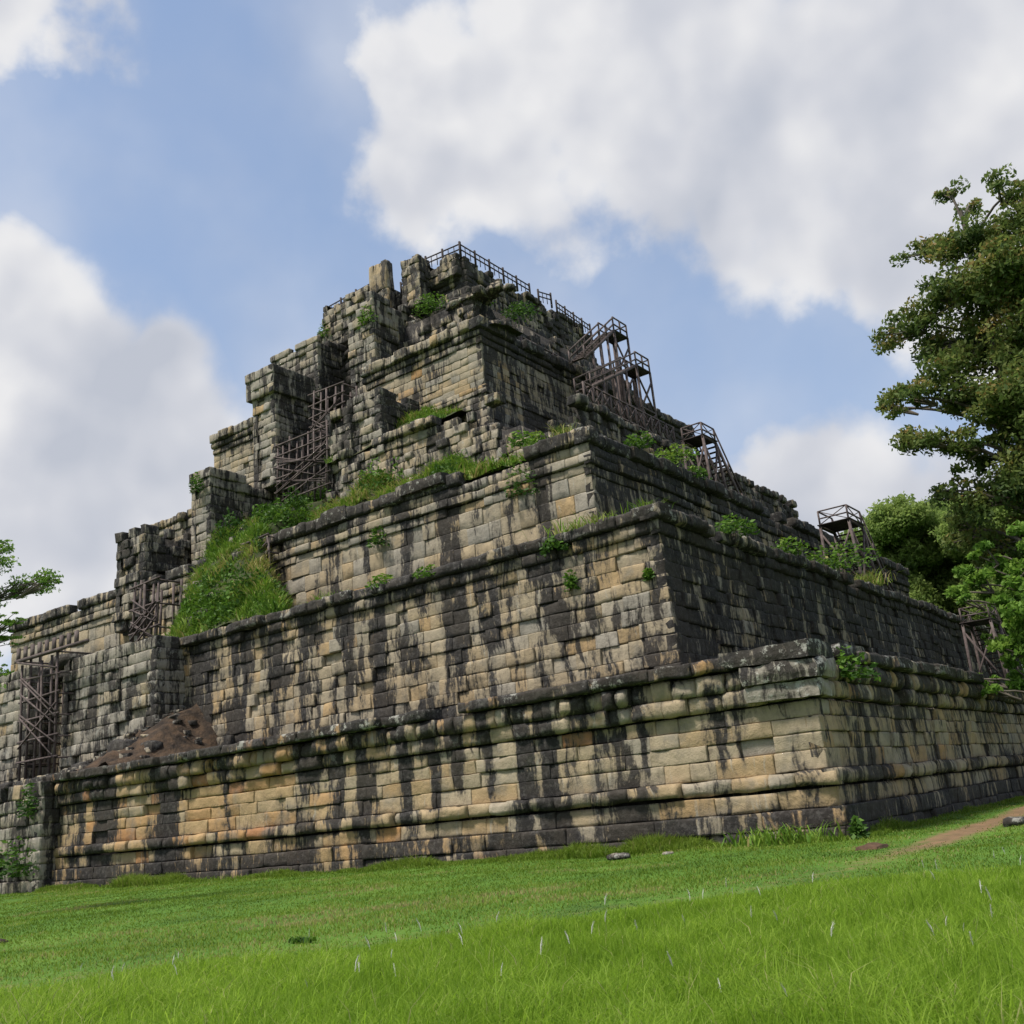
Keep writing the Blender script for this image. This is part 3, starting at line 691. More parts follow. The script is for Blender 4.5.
weed((-17.8, 13.3, 16.6), 1.1, 2.2, 'dark creeper hanging down the third tier wall near its corner', tint=.2, droop=.4)
weed((-27.6, 13.2, 16.2), .7, 1.2, 'dark creeper hanging on the third tier wall above the pale slabs', tint=.2, droop=.4)
weed((-15.4, 13.9, 18.9), .9, .9, 'yellowing grass tuft on the third tier corner', 'blade', .9)
weed((-17.4, 14.4, 19.2), .8, .8, 'green tuft beside the yellowing one on the third tier corner', tint=.6)
weed((-19.8, 16.6, 20.5), .9, .9, 'leafy weed in the rubble above the third tier corner', tint=.4)
weed((-13.5, 18.2, 18.9), 1.0, .9, 'dark weed on the third tier right-hand ledge nearest its corner', tint=.25)
weed((-13.6, 22.0, 18.9), 1.7, 1.1, 'wide bright weed on the third tier right-hand ledge', tint=.6)
weed((-13.5, 24.6, 18.6), .9, .9, 'weed at the far end of the bright one on the third tier ledge', tint=.3, droop=.3)
weed((-7.0, 13.2, 12.0), 1.2, .8, 'low weed on the second tier right-hand ledge just past its corner', tint=.35, droop=.3)
weed((-7.4, 20.5, 12.1), 1.1, .9, 'weed half way along the second tier right-hand ledge', tint=.45)
weed((-7.5, 27.2, 12.3), 2.6, 1.4, 'broad leafy weed on the second tier ledge before the timber stair', tint=.4)
weed((-8.0, 34.5, 12.3), 1.4, 1.2, 'dry weed at the foot of the timber stair on the second tier', 'blade', .85)
weed((-38.2, 24.8, 38.0), 1.0, 1.6, 'bright weed hanging from the summit stair flank under the standing slab', tint=.5, droop=.6)
weed((-34.8, 28.3, 38.9), 1.7, 1.3, 'weeds in the rubble of the summit wall left of the corner', tint=.35)
weed((-31.6, 30.5, 38.9), 1.3, 1.1, 'dark weed on the summit corner ledge', tint=.25)
weed((-29.9, 33.0, 38.3), 2.0, 1.2, 'dark fringe of weeds along the summit right-hand ledge', tint=.2, droop=.3)
weed((-47.6, 29.4, 41.6), .8, 1.7, 'dark weed on the left skyline below the summit railing', tint=.3, droop=.2)
weed((-47.0, 15.8, 25.2), .7, 1.2, 'small weed on the pale stair flank standing left of the green slope', tint=.2, droop=.5)
weed((-36.6, -1.2, 3.4), .6, 1.5, 'dark creeper on the lowest wall at the far left', tint=.1, droop=.5)
weed((-37.3, -1.3, .7), 1.6, 1.8, 'dark bush against the foot of the far left wall', tint=.12)
weed((-1.1, -1.2, .05), 1.6, .6, 'bright green weed patch at the foot of the pyramid corner', 'blade', .6)
weed((.75, -.75, .02), .22, .5, 'dark upright weed against the base of the pyramid corner', tint=.1)
weed((-1.6, -16.6, .02), .22, .1, 'small dark green weed on the trodden strip', 'blade', tint=.3)

# ------------------------------------------------------------------ loose stones
def rock(name, loc, size, label, cat, seed, mat=None, boxy=.35, rz=0., tint=.1, stain=.6, lich=.6, group=None):
    n = 12
    g = np.linspace(-1, 1, n); V = []; F = []; o = 0
    for ax in range(3):
        for sg in (-1, 1):
            A, B = np.meshgrid(g, g); P = np.zeros((n, n, 3)); P[..., ax] = sg; P[..., (ax+1) % 3] = A; P[..., (ax+2) % 3] = B*1
            ii = np.arange(n*n).reshape(n, n)+o
            q = np.stack([ii[:-1, :-1], ii[:-1, 1:], ii[1:, 1:], ii[1:, :-1]], -1).reshape(-1, 4)
            F.append(q if sg > 0 else q[:, ::-1]); V.append(P.reshape(-1, 3)); o += n*n
    V = np.concatenate(V); F = np.concatenate(F)
    sph = V/np.linalg.norm(V, axis=1)[:, None]*1.15
    V = V*boxy+sph*(1-boxy)
    S = np.array(size)/2
    W = V*S
    d = vnoise(W+seed*3.1, 1.1/min(size)*1.2, seed)*.10*min(size) + vnoise(W, 3.3/min(size), seed+1)*.035*min(size)
    W = W + V*d[:, None]
    blk = np.tile([tint, stain, .5, lich], (len(W), 1))
    o = link(name, np_mesh(name, W, F, None, mat or STONE, blk, smooth=True), None, loc)
    o.rotation_euler = (0, 0, rz)
    return tag(o, label, cat, group)
CS = 'coping stones left loose on the pyramid corner'
rock('stone_block', (-.8, .16, 3.83), (2.15, 1.1, .46), 'pale weathered block jutting at the corner, lowest of the three stacked stones', 'stone', 3, boxy=.85, tint=.0, stain=.2, lich=1., rz=.03, group=CS)
rock('stone_block', (-.72, .2, 4.33), (2.3, 1.5, .54), 'lichened rounded block in the middle of the corner stack', 'stone', 5, boxy=.72, tint=.0, stain=.45, lich=1., group=CS)
rock('stone_block', (-1.0, .3, 4.83), (2.6, 1.7, .44), 'long dark slab capping the stone stack at the pyramid corner', 'stone', 8, boxy=.9, rz=-.045, stain=.8, lich=.8, group=CS)
rock('stone_block', (-.25, 3.1, 4.95), (1.0, 2.2, .4), 'tilted dark slab lying behind the bushy weed by the corner', 'stone', 9, boxy=.8, stain=.7, lich=.8, group=CS)
rock('boulder', (-36.2, 3.4, 6.1), (1.5, 1.2, 1.0), 'big dark fallen boulder on the brown earth of the first terrace', 'boulder', 11, stain=1.0, lich=.1)
rock('boulder', (-38.6, 2.6, 5.4), (1.1, .9, .7), 'smaller dark stone left of the boulder on the brown earth', 'boulder', 12, stain=1.0, lich=.1)
rock('boulder', (-34.2, 3.6, 6.0), (1.0, .8, .6), 'low dark stone right of the boulder on the brown earth', 'boulder', 13, stain=1.0, lich=.1)
rock('boulder', (-37.3, 9.4, 13.4), (1.8, 1.3, 1.2), 'dark boulder half sunk in the overgrown slope', 'boulder', 14, stain=1.0, lich=.1)
rock('boulder', (-45.4, 5.8, 12.1), (2.4, 1.5, .8), 'rounded dark slab on top of the stair block beside the timber frame', 'boulder', 15, stain=.8, lich=.3)
rock('boulder', (-24.3, 13.7, 18.7), (3.4, 1.4, .6), 'long dark coping slab on the third tier edge', 'boulder', 16, stain=.75, lich=.8, boxy=.85)
rock('boulder', (-30.9, 13.7, 18.6), (2.2, 1.4, .9), 'broken coping stone at the ragged end of the third tier edge', 'boulder', 17, stain=.8, lich=.5, boxy=.8)
rock('ground_stone', (-5.0, -2.6, .05), (.6, .4, .16), 'flat grey stone in the grass before the wall', 'stone', 18, stain=.75)
rock('ground_stone', (-3.6, -2.5, .04), (.28, .2, .1), 'small greyish stone near the flat grey stone', 'stone', 19, stain=.45)
rock('ground_stone', (3.95, 1.1, .06), (.5, .6, .25), 'dark stone at the right edge beside the path', 'stone', 20, stain=.8)
rock('earth_mound', (-10.4, -16.6, .0), (1.2, 1.0, .2), 'dark bare earth mound at the left edge of the lawn', 'mound', 21, mat=simple_mat('dark_earth', [(.3, (.02, .013, .01)), (.7, (.06, .035, .025))], 3), boxy=.2)
rock('earth_mound', (2.1, -4.0, -.12), (.55, .9, .4), 'red brown earth lump beside the corner path', 'mound', 22, mat=simple_mat('red_brown_earth', [(.3, (.045, .025, .016)), (.7, (.12, .07, .04))], 5), boxy=.3)

# standing slabs on the summit
tower('standing_slab', -41.9, -40.0, 29.3, 30.2, 40.5, 45.9, 401, stain=.3, tint=.45, n=2, w=4, jit=.03, ragged=0, rough=.14, rr=.12)
tower('standing_slab', -38.0, -36.2, 28.9, 30.4, 40.2, 44.6, 405, stain=.5, tint=.3, n=6, w=1.5, jit=.06, ragged=0, rough=.12)
tower('summit_wall', -36.6, -33.2, 29.9, 31.0, 42.0, 43.9, 413, stain=.5, tint=.2, w=.8, jit=.12, rough=.1, ragged=.35)
tower('summit_wall', -47.8, -42.4, 29.6, 31.0, 40.5, 44.6, 411, stain=.42, tint=.2, w=.7, jit=.12, rough=.1, ragged=.3)

# ------------------------------------------------------------------ timber
class Bars:
    def __init__(s): s.V = []; s.F = []; s.n = 0
    def bar(s, a, b, wd=.12, dp=None):
        a, b = Vector(a), Vector(b); d = (b-a).normalized(); dp = dp or wd
        ref = Vector((0, 0, 1)) if abs(d.z) < .9 else Vector((0, 1, 0))
        x = d.cross(ref).normalized()*wd/2; y = d.cross(x).normalized()*dp/2
        for p in (a, b):
            for sx, sy in ((-1, -1), (1, -1), (1, 1), (-1, 1)): s.V.append(tuple(p+x*sx+y*sy))
        n = s.n; s.F += [(n, n+3, n+2, n+1), (n+4, n+5, n+6, n+7)]+[(n+i, n+(i+1) % 4, n+4+(i+1) % 4, n+4+i) for i in range(4)]
        s.n += 8; return s
    def link(s, name, parent, mat=None):
        return link(name, np_mesh(name, s.V, s.F, None, mat or TIMBER), parent)
def one(name, parent, a, b, wd=.12, dp=None, mat=None): return Bars().bar(a, b, wd, dp).link(name, parent, mat)

def railing(label, pts, h=1.0, step=2.0, group='timber railings round the summit'):
    o = pts[0]; t = thing('timber_railing', label, 'railing', o, group)
    o = Vector(o); pts = [Vector(p)-o for p in pts]
    for a, b in zip(pts[:-1], pts[1:]):
        L = (b-a).length; k = max(1, round(L/step)); up = Vector((0, 0, 1))
        for i in range(k+1):
            p = a.lerp(b, i/k)
            if i < k or b == pts[-1]: one('post', t, p-up*.3, p+up*(h+.18), .13, mat=DARKWOOD)
        for z in (.5, .95): one('rail', t, a+up*h*z, b+up*h*z, .07, .09, DARKWOOD)
        bl = Bars()
        for i in range(1, 3*k):
            if i % 3: p = a.lerp(b, i/(3*k)); bl.bar(p-up*.05, p+up*h*.95, .05)
        bl.link('balusters', t, DARKWOOD)
    return t
RX, RY, RZ = TIERS[6][0]+.1, TIERS[6][1]+.15, 43.45
railing('dark timber railing along the summit edge left of its near corner', [(-RX, RY-.5, RZ+.15), (-38.2, RY-.5, RZ+.45)])
railing('long dark timber railing running right from the near summit corner', [(-RX, RY-.45, RZ+.15), (-RX, 39.6, RZ+.15)])
railing('short tilted railing piece beyond the end of the long summit railing', [(-RX+.2, 40.6, RZ-.1), (-RX+.2, 42.6, RZ+.3)], step=1.8)
railing('heavier summit railing just above the topmost timber stair', [(-RX+.2, 43.4, RZ-.1), (-RX+.2, 48.9, RZ-.5)], step=1.5)
railing('low railing on the left summit edge, left of the standing slab', [(-42.9, 30.6, 44.6), (-48.4, 30.6, 44.4)], h=.8)
railing('short railing seen in the gap between the two standing slabs', [(-40.4, 31.5, 43.7), (-38.4, 31.5, 43.7)], h=.9)

def stair_tower(label, x, y, z0, zd, run, w=1.5, dl=2.0, splay=.35, rise=1.0):
    """deck on splayed legs; a flight that drops along +Y beside the wall"""
    t = thing('timber_stair', label, 'stair', (x, y, z0), 'timber stairs climbing the tiers'); H = zd-z0
    c = {}
    for sx in (0, 1):
        for sy in (0, 1):
            top = Vector((sx*w, sy*dl, H)); bot = Vector((sx*(w+splay)-splay*.2, sy*dl+(sy-.5)*splay*1.6, 0)); c[sx, sy] = (bot, top)
            one('leg', t, bot, top, .16)
            one('rail_post', t, top, top+Vector((0, 0, rise)), .1)
    one('brace', t, c[1, 0][0].lerp(c[1, 0][1], .15), c[1, 1][0].lerp(c[1, 1][1], .92), .11)
    one('brace', t, c[1, 1][0].lerp(c[1, 1][1], .15), c[1, 0][0].lerp(c[1, 0][1], .92), .11)
    one('brace', t, c[0, 0][0].lerp(c[0, 0][1], .2), c[1, 0][0].lerp(c[1, 0][1], .9), .11)
    one('brace', t, c[1, 0][0].lerp(c[1, 0][1], .2), c[0, 0][0].lerp(c[0, 0][1], .9), .11)
    d = Bars()
    for i in range(9): d.bar((-.15, dl*i/8, H+.06), (w+.15, dl*i/8, H+.06), dl/8*.9, .06)
    for sx in (0, 1): d.bar((sx*w, -.1, H-.06), (sx*w, dl+.1, H-.06), .1, .18)
    d.link('deck', t, DARKWOOD)
    for k in (.5, 1.0):
        one('handrail', t, (w, 0, H+rise*k), (w, dl, H+rise*k), .08)
        one('handrail', t, (0, 0, H+rise*k), (w, 0, H+rise*k), .08)
    one('handrail', t, (0, 0, H+rise), (0, dl, H+rise), .08)
    b = Bars(); b.bar((w, 0, H+.1), (w, dl, H+rise), .05); b.bar((w, dl, H+.1), (w, 0, H+rise), .05); b.bar((0, 0, H+.1), (w, 0, H+rise), .05); b.bar((w, 0, H+.1), (0, 0, H+rise), .05)
    b.link('lattice', t)
    for sx in (0, 1): one('stringer', t, (sx*w, dl, H), (sx*w, dl+run, .05), .1, .28)
    k = max(6, int(H/.3))
    for i in range(1, k):
        f = i/k; one('tread', t, (0, dl+run*f, H*(1-f)+.08), (w, dl+run*f, H*(1-f)+.08), .28, .05)
    for sx in (0, 1):
        one('handrail', t, (sx*w, dl, H+rise), (sx*w, dl+run, rise), .09)
        for i in (1, 2, 3): f = i/3; one('rail_post', t, (sx*w, dl+run*f, H*(1-f)), (sx*w, dl+run*f, H*(1-f)+rise), .08)
    return t
stair_tower('timber stair tower standing on the first terrace beside the right-hand tree', -5.2, 43.6, 5.1, 10.3, 4.5, w=1.7, dl=2.4)
stair_tower('timber stair tower standing on the second terrace against the sky', -11.4, 38.2, 12.0, 17.5, 5.0, w=1.9, dl=2.7)
stair_tower('timber stair tower on the third terrace before the big low cloud', -18.9, 35.4, 18.9, 25.0, 5.0)

def top_stair():
    o = Vector((-25.6, 33, 26))
    t = thing('timber_stair', 'topmost timber stair of two pale flights below the summit railings', 'stair', o, 'timber stairs climbing the tiers')
    for (x, y0, z0, y1, z1) in ((0.0, -.4, 6.4, 4.6, 10.4), (1.7, -3.0, 2.8, 4.2, 6.7)):   # two flights rising along +Y, each to a small landing
        up = Vector((0, 0, 1))
        for sx in (0, 1.3):
            one('stringer', t, (x+sx, y0, z0), (x+sx, y1, z1), .1, .2)
            for h in (.5, 1.05): one('handrail', t, (x+sx, y0, z0+h), (x+sx, y1, z1+h), .11)
            for i in range(5): p = Vector((x+sx, y0, z0)).lerp(Vector((x+sx, y1, z1)), i/4); one('rail_post', t, p, p+up*1.05, .09)
        for i in range(1, 14): p = Vector((x, y0, z0)).lerp(Vector((x, y1, z1)), i/14); one('tread', t, p, p+Vector((1.3, 0, 0)), .28, .06)
        d = Bars()
        for i in range(7): d.bar((x-.1, y1+.15+.3*i, z1), (x+1.4, y1+.15+.3*i, z1), .27, .08)
        d.link('deck', t, DARKWOOD)
        for sx in (0, 1.3):
            for sy in (0, 1.05, 2.1):
                p = Vector((x+sx, y1+sy, z1)); one('rail_post', t, p, p+up*1.15, .1)
                if sy != 1.05: one('leg', t, (p.x, p.y, 0), p, .14)
            for h in (.55, 1.15): one('handrail', t, (x+sx, y1, z1+h), (x+sx, y1+2.1, z1+h), .09)
        one('handrail', t, (x, y1+2.1, z1+1.1), (x+1.3, y1+2.1, z1+1.1), .08)
        for za in (z1-3.4, z1-6.0):
            if za > 0:
                one('brace', t, (x+1.3, y1, za), (x+1.3, y1+2.1, za+2.6), .11); one('brace', t, (x+1.3, y1+2.1, za), (x+1.3, y1, za+2.6), .11)
                one('crossbeam', t, (x+1.3, y1-.1, za), (x+1.3, y1+2.2, za), .12)
        for i in (1, 2, 3): p = Vector((x+1.3, y0, z0)).lerp(Vector((x+1.3, y1, z1)), i/4); one('leg', t, (p.x, p.y, 0), p, .14)
top_stair()
def trestle(label, a, b, h, step):
    """walkway rail of crossed timbers along a ledge"""
    t = thing('timber_walkway', label, 'walkway', a, 'timber walkways on the upper ledges'); o = Vector(a); a = Vector((0, 0, 0)); b = Vector(b)-o
    up = Vector((0, 0, 1)); k = max(1, round((b-a).length/step))
    one('handrail', t, a+up*h, b+up*h, .1); one('handrail', t, a+up*h*.1, b+up*h*.1, .1)
    for i in range(k+1):
        p = a.lerp(b, i/k); one('post', t, p-up*.3, p+up*(h+.05), .12)
        if i < k:
            q = a.lerp(b, (i+1)/k); one('brace', t, p+up*.1*h, q+up*h, .08); one('brace', t, q+up*.1*h, p+up*h, .08)
trestle('crossed timber walkway rail running right below the topmost stair', (-22.4, 28.6, 27.2), (-22.4, 41.5, 27.2), 1.5, 1.2)
trestle('timber walkway rail on the dark ledge left of the topmost stair', (-28.6, 31.0, 33.5), (-28.6, 38, 33.5), 1.7, 1.3)

def scaffold(label, loc, w, d, h, nx, nz, sp=.12, lean=0., mat=None, braces=2, seed=0):
    R = random.Random(seed)
    t = thing('timber_scaffold', label, 'scaffold', loc, 'timber props in the old stair'); j = lambda: R.uniform(-.12, .12)
    for i in range(nx+1):
        x = w*i/nx
        one('post', t, (x+j(), 0, 0), (x+lean+j(), 0+j(), h*R.uniform(.93, 1.05)), sp)
        if i in (0, nx) or i % 2: one('post', t, (x+j(), d, 0), (x+lean+j(), d, h*R.uniform(.93, 1.02)), sp)
    for k in range(1, nz+1):
        z = h*k/nz*.97
        one('crossbeam', t, (-.2, -.05, z+j()), (w+.2+lean, -.05, z+j()), sp*.9)
        one('crossbeam', t, (0, 0, z), (0, d, z), sp*.8); one('crossbeam', t, (w+lean*.6, 0, z), (w+lean*.6, d, z), sp*.8)
    for k in range(braces):
        z0 = h*R.uniform(.05, .55); s = R.choice((0, 1))
        one('brace', t, (w*s, -.12, z0), (w*(1-s)+lean*.5, -.12, z0+h*R.uniform(.2, .4)), sp*.7)
    return t
s0 = scaffold('tall dark timber scaffold framing the stair opening at the far left', (-47.9, 4.4, 5.4), 3.8, 2.5, 7.2, 5, 6, .11, seed=2, braces=6)
for i in range(9): one('plank', s0, (.0+i*.75, -.3, 7.0), (.0+i*.75, -.3, 7.75), .3, .1)
one('crossbeam', s0, (-.2, -.35, 7.0), (7.2, -.35, 7.0), .16)
one('brace', s0, (.1, -.4, 6.9), (4.2, -.4, 6.0), .12)
one('shade_panel', s0, (1.9, 2.6, 0), (1.9, 2.6, 7), 3.9, .1, DARKWOOD)  # added dark sheet, stands in for the shade of the recess behind the scaffold
scaffold('small leaning timber prop frame above the stair block, at the foot of the green slope', (-46.6, 10.6, 12.8), 2.6, 1.6, 4.6, 4, 3, .12, .2, seed=5, braces=8)
scaffold('low timber prop frame beside the broken end of the third tier wall', (-38.0, 12.6, 15.6), 2.2, 1.2, 3.0, 4, 3, .11, -.2, seed=6, braces=7)
scaffold('large dark timber prop frame high in the ruined stair between its flanks', (-43.2, 19.8, 23.0), 5.0, 1.8, 5.2, 8, 6, .1, .3, seed=7, braces=10)
scaffold('slender timber prop frame climbing above the large dark one', (-40.9, 21.2, 26.6), 2.9, 1.4, 5.2, 4, 6, .1, .4, seed=8, braces=9)
def loose_pole(a, b, label):
    o = thing('timber_pole', label, 'pole', a, 'fallen poles on the slope'); one('shaft', o, (0, 0, 0), Vector(b)-Vector(a), .16)
loose_pole((-39.6, 11.0, 14.4), (-37.9, 11.8, 16.4), 'grey pole leaning on the overgrown slope')
# plain dark back of the ruined stair
tower('stair_back', -45.4, -37.6, 27.6, 30, 25, 38.2, 421, stain=.85, tint=.3, w=.9, jit=.2, rough=.14, faces='F', ragged=0, lich=0)
tower('stair_back', -44.2, -40.0, 31.2, 33, 36, 42.6, 423, stain=.85, tint=.3, w=.9, jit=.2, rough=.14, faces='F', ragged=0, lich=0)

# ------------------------------------------------------------------ trees
def limb(V, F, a, b, ra, rb, k=7, bend=None):
    a, b = np.array(a, float), np.array(b, float); m = 5
    n0 = len(V); d = (b-a); d /= np.linalg.norm(d)
    ref = np.array([0, 0, 1.]) if abs(d[2]) < .9 else np.array([1., 0, 0]); x = np.cross(d, ref); x /= np.linalg.norm(x); y = np.cross(d, x)
    bend = np.zeros(3) if bend is None else bend
    for i in range(m+1):
        f = i/m; p = a+(b-a)*f+bend*math.sin(math.pi*f); r = ra+(rb-ra)*f
        for j in range(k):
            an = 2*math.pi*j/k; V.append(p+r*(math.cos(an)*x+math.sin(an)*y))
    for i in range(m):
        for j in range(k): F.append((n0+i*k+j, n0+i*k+(j+1) % k, n0+(i+1)*k+(j+1) % k, n0+(i+1)*k+j))
def leaf_cloud(cent, rad, n, size, rg, tint, flat=.6):
    ps = []; cs = []
    for c, r, k in zip(cent, rad, n):
        d = rg.normal(size=(k, 3)); d /= np.linalg.norm(d, axis=1)[:, None]
        P = d*(r*rg.random(k)**.45)[:, None]; P[:, 2] *= flat
        P += vnoise(P+c, 1.2, 3)[:, None]*.3*r*d
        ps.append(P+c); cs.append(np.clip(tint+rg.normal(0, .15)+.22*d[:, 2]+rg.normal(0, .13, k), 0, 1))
    P = np.concatenate(ps); c = np.concatenate(cs); k = len(P)
    a = rg.normal(size=(k, 3)); a /= np.linalg.norm(a, axis=1)[:, None]; b = np.cross(a, rg.normal(size=(k, 3))); b /= np.linalg.norm(b, axis=1)[:, None]
    s = size*rg.uniform(.6, 1.4, k)[:, None]
    V = np.stack([P-a*s, P+b*s*.5, P+a*s, P-b*s*.5], 1).reshape(-1, 3)
    return V, np.arange(k*4).reshape(k, 4), np.repeat(np.repeat(c[:, None], 4, 1)[:, None], 4, 1).reshape(-1, 4)
def tree(label, base, top, crown, mat, seed, size=.22, tr=.5, per=260, tint=.5, group=None, flat=.55, name='broadleaf_tree', spread=1., rsz=(.3, .55), mmin=3, lr=1.):
    """crown: list of (x, y, z, radius) foliage masses relative to the base"""
    rg = np.random.default_rng(seed); t = thing(name, label, 'tree', base, group)
    V, F = [], []; top = np.array(top, float)
    limb(V, F, (0, 0, -.3), top*.55, tr, tr*.62, bend=np.array([.25, .1, 0])); limb(V, F, top*.55, top, tr*.62, tr*.2, bend=np.array([-.2, .2, 0]))
    tw = link('trunk', np_mesh('trunk', np.array(V), F, None, BARK, smooth=True), t)
    cent, rad, cnt = [], [], []; BV, BF = [], []
    for (x, y, z, r) in crown:
        c = np.array((x, y, z), float)
        f = np.clip((z-abs(np.hypot(x-top[0]*.6, y-top[1]*.6))*.6)/top[2], .25, .96)
        a = top*f
        limb(BV, BF, a, c, tr*.32*(1.1-f*.6)*lr, .05*lr, 5, bend=np.array([0, 0, .5]))
        m = int(mmin+3.4*r*r*spread)
        for _ in range(m):
            d = rg.normal(size=3); d /= np.linalg.norm(d); q = c+d*r*rg.random()**.5*np.array([1, 1, .7])
            rr = r*rg.uniform(*rsz); cent.append(q); rad.append(rr); cnt.append(int(per*rr*rr)+12)
            limb(BV, BF, c*.75+a*.25, q, .06*lr, .02*lr, 4)
    link('branches', np_mesh('branches', np.array(BV), BF, None, BARK, smooth=True), t)
    V, Q, cc = leaf_cloud(cent, rad, cnt, size, rg, tint, flat)
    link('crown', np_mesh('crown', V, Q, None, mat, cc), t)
    return t
# pixel-free placement: everything below is metres
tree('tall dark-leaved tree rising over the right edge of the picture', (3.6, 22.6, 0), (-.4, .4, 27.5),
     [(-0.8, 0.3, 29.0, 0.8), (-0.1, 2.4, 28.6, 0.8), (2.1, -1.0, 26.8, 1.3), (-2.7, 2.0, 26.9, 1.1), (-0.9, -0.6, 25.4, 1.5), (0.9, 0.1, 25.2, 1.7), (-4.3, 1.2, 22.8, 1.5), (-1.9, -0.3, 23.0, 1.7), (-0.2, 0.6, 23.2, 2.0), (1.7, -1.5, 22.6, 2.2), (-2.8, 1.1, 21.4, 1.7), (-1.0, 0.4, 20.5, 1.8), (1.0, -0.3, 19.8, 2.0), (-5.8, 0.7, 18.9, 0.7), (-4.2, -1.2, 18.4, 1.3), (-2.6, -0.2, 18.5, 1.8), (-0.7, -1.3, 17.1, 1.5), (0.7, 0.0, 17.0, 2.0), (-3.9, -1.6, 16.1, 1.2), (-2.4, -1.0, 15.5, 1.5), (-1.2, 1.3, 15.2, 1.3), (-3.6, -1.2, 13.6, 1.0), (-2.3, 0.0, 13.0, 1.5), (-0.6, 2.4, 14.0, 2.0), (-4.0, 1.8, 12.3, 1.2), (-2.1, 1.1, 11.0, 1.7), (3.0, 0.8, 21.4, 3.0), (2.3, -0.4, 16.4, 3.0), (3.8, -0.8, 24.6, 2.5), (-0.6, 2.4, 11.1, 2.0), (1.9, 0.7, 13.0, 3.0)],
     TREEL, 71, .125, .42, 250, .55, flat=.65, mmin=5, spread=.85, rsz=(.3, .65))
tree('leafy bright green young tree growing close to the right-hand wall', (3.8, 19.5, 0), (-.6, -.4, 9.0),
     [(-2.8, -1.6, 4.2, 0.7), (-3.4, -0.9, 4.8, 0.6), (-2.1, -0.4, 4.6, 1.0), (-2.2, -0.7, 5.8, 1.0), (-2.9, -0.3, 6.4, 0.5), (-1.3, -1.4, 6.8, 1.1), (-2.1, -0.8, 7.9, 1.0), (-2.9, -1.0, 8.6, 0.9), (-3.4, -1.8, 8.0, 0.5), (-1.2, -0.5, 9.0, 1.2), (-2.4, -0.3, 9.7, 0.9), (-0.7, -0.5, 7.6, 1.4), (-0.7, -1.0, 5.6, 1.4), (-3.4, -0.5, 9.5, 0.6), (-0.0, -0.5, 10.0, 1.4)], BRIGHTL, 72, .13, .13, 480, .55)
FG = 'pale green trees beyond the far end of the pyramid'
for k, (x, y, h, r, lab) in enumerate([(-20.5, 100, 33, 6.0, 'pale green tree behind the timber stair on the second terrace'), (-17, 104, 33, 7, 'rounded pale tree between the second-terrace stair and the tall tree'),
        (-7, 98, 30, 7, 'pale tree filling the gap above the far end of the second tier'), (2, 106, 34, 8, 'taller pale tree behind the crown of the dark-leaved tree'), (11, 96, 30, 7, 'pale tree at the far right behind the dark-leaved trunk'), (8, 70, 22, 6, 'pale tree standing nearest along the right-hand wall')]):
    R = random.Random(80+k)
    cr = [(R.uniform(-.8, .8)*r, R.uniform(-.7, .7)*r, h*R.uniform(.42, .92), r*R.uniform(.35, .55)) for _ in range(20)] + [(0, 0, h*.9, r*.55), (-.5*r, 0, h*.6, r*.6)]
    tree(lab, (x, y, 0), (0, 0, h*.9), cr, FARL, 80+k, .25, .45, 85, .72, FG, flat=.8, spread=1., rsz=(.35, .65))
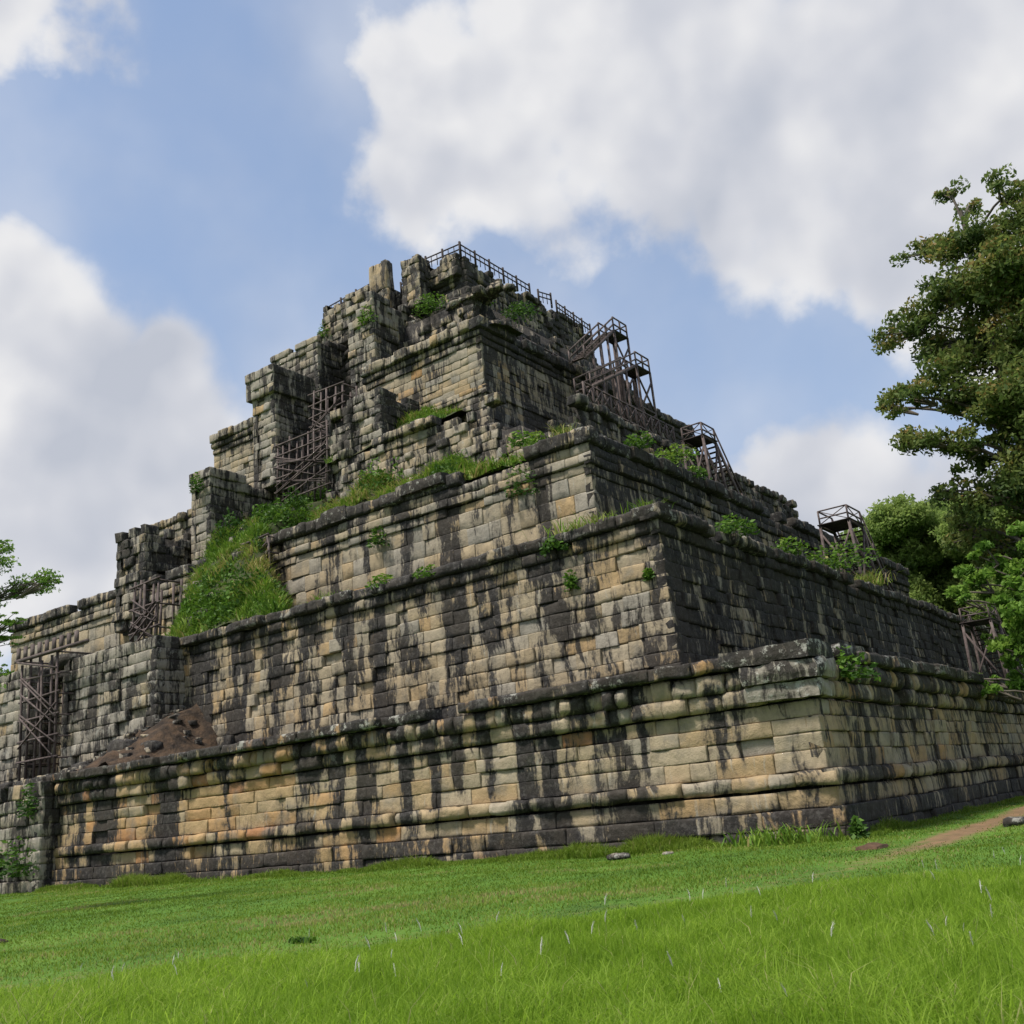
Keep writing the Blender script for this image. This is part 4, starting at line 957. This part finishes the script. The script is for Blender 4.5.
tree('fine-leaved tree reaching in at the left edge of the picture', (-19.4, -14.4, 0), (.2, .3, 11.0),
     [(1.81, 2.67, 8.88, 0.61), (1.36, 2.34, 8.73, 0.48), (2.32, 2.83, 8.88, 0.30), (1.14, 2.06, 9.97, 0.36), (1.01, 1.49, 9.56, 0.91), (0.83, 1.37, 8.44, 0.91), (1.84, 2.05, 7.69, 0.42), (1.11, 1.97, 7.31, 0.61), (1.73, 1.84, 6.32, 0.30), (1.56, 1.26, 6.11, 0.61), (0.43, 0.68, 9.57, 1.21), (0.37, 0.55, 7.88, 1.21), (0.49, 0.85, 10.75, 0.91)], BRIGHTL, 91, .045, .16, 380, .7, flat=.22, mmin=13, spread=5, lr=.35)

# ------------------------------------------------------------------ white plumes in the tall grass
rg = np.random.default_rng(33)
STEM = simple_mat('plume_stem', [(.3, (.1, .16, .03)), (.7, (.2, .24, .07))], 5)
def plume_mesh(seed):
    rg = np.random.default_rng(seed); V, F = [], []
    e = np.array([rg.uniform(-.05, .05), rg.uniform(-.05, .05), rg.uniform(.27, .36)])
    sv_, sf_ = [], []; limb(sv_, sf_, (0, 0, 0), e, .0016, .0012, 4)
    ln = rg.uniform(-1, 1, 2)*.05; tip = e+np.array([ln[0], ln[1], rg.uniform(.10, .17)]); mid = e*.5+tip*.5+np.array([-ln[0]*.2, -ln[1]*.2, .01])
    limb(V, F, e, mid, .0025, .0045, 6); limb(V, F, mid, tip, .0045, .001, 6)
    for _ in range(170):     # loose hairs
        f = rg.random(); p = e+(tip-e)*f; d = rg.normal(size=3)*.008+(tip-e)*.12; q = p+d; n0 = len(V)
        V += [p, p+np.array([.0012, .0008, 0]), q, q+np.array([0, 0, .001])]; F.append((n0, n0+1, n0+2, n0+3))
    return np_mesh('grass_plume', np.array(V), F, None, PLUME, smooth=True), np_mesh('stem', np.array(sv_), sf_, None, STEM, smooth=True)
pm = [plume_mesh(s) for s in range(7)]
cnt = 0
while cnt < 60:
    x, y = rg.uniform(-3, 11), rg.uniform(-20.5, -10)
    pd, ps, pt = path_dist(np.array([x]), np.array([y]))
    if ps[0] > 0 or pd[0] < .6 or not in_view(np.array([x]), np.array([y]))[0]: continue
    o = link('grass_plume', pm[cnt % 7][0], None, (x, y, 0)); link('stem', pm[cnt % 7][1], o); o.rotation_euler = (0, 0, rg.uniform(0, 6.28)); cnt += 1
    s = rg.uniform(.5, .85); o.scale = (s, s, s)
    tag(o, 'thin white feathery seed plume standing up out of the tall grass', 'grass plume', 'white plumes in the tall grass')
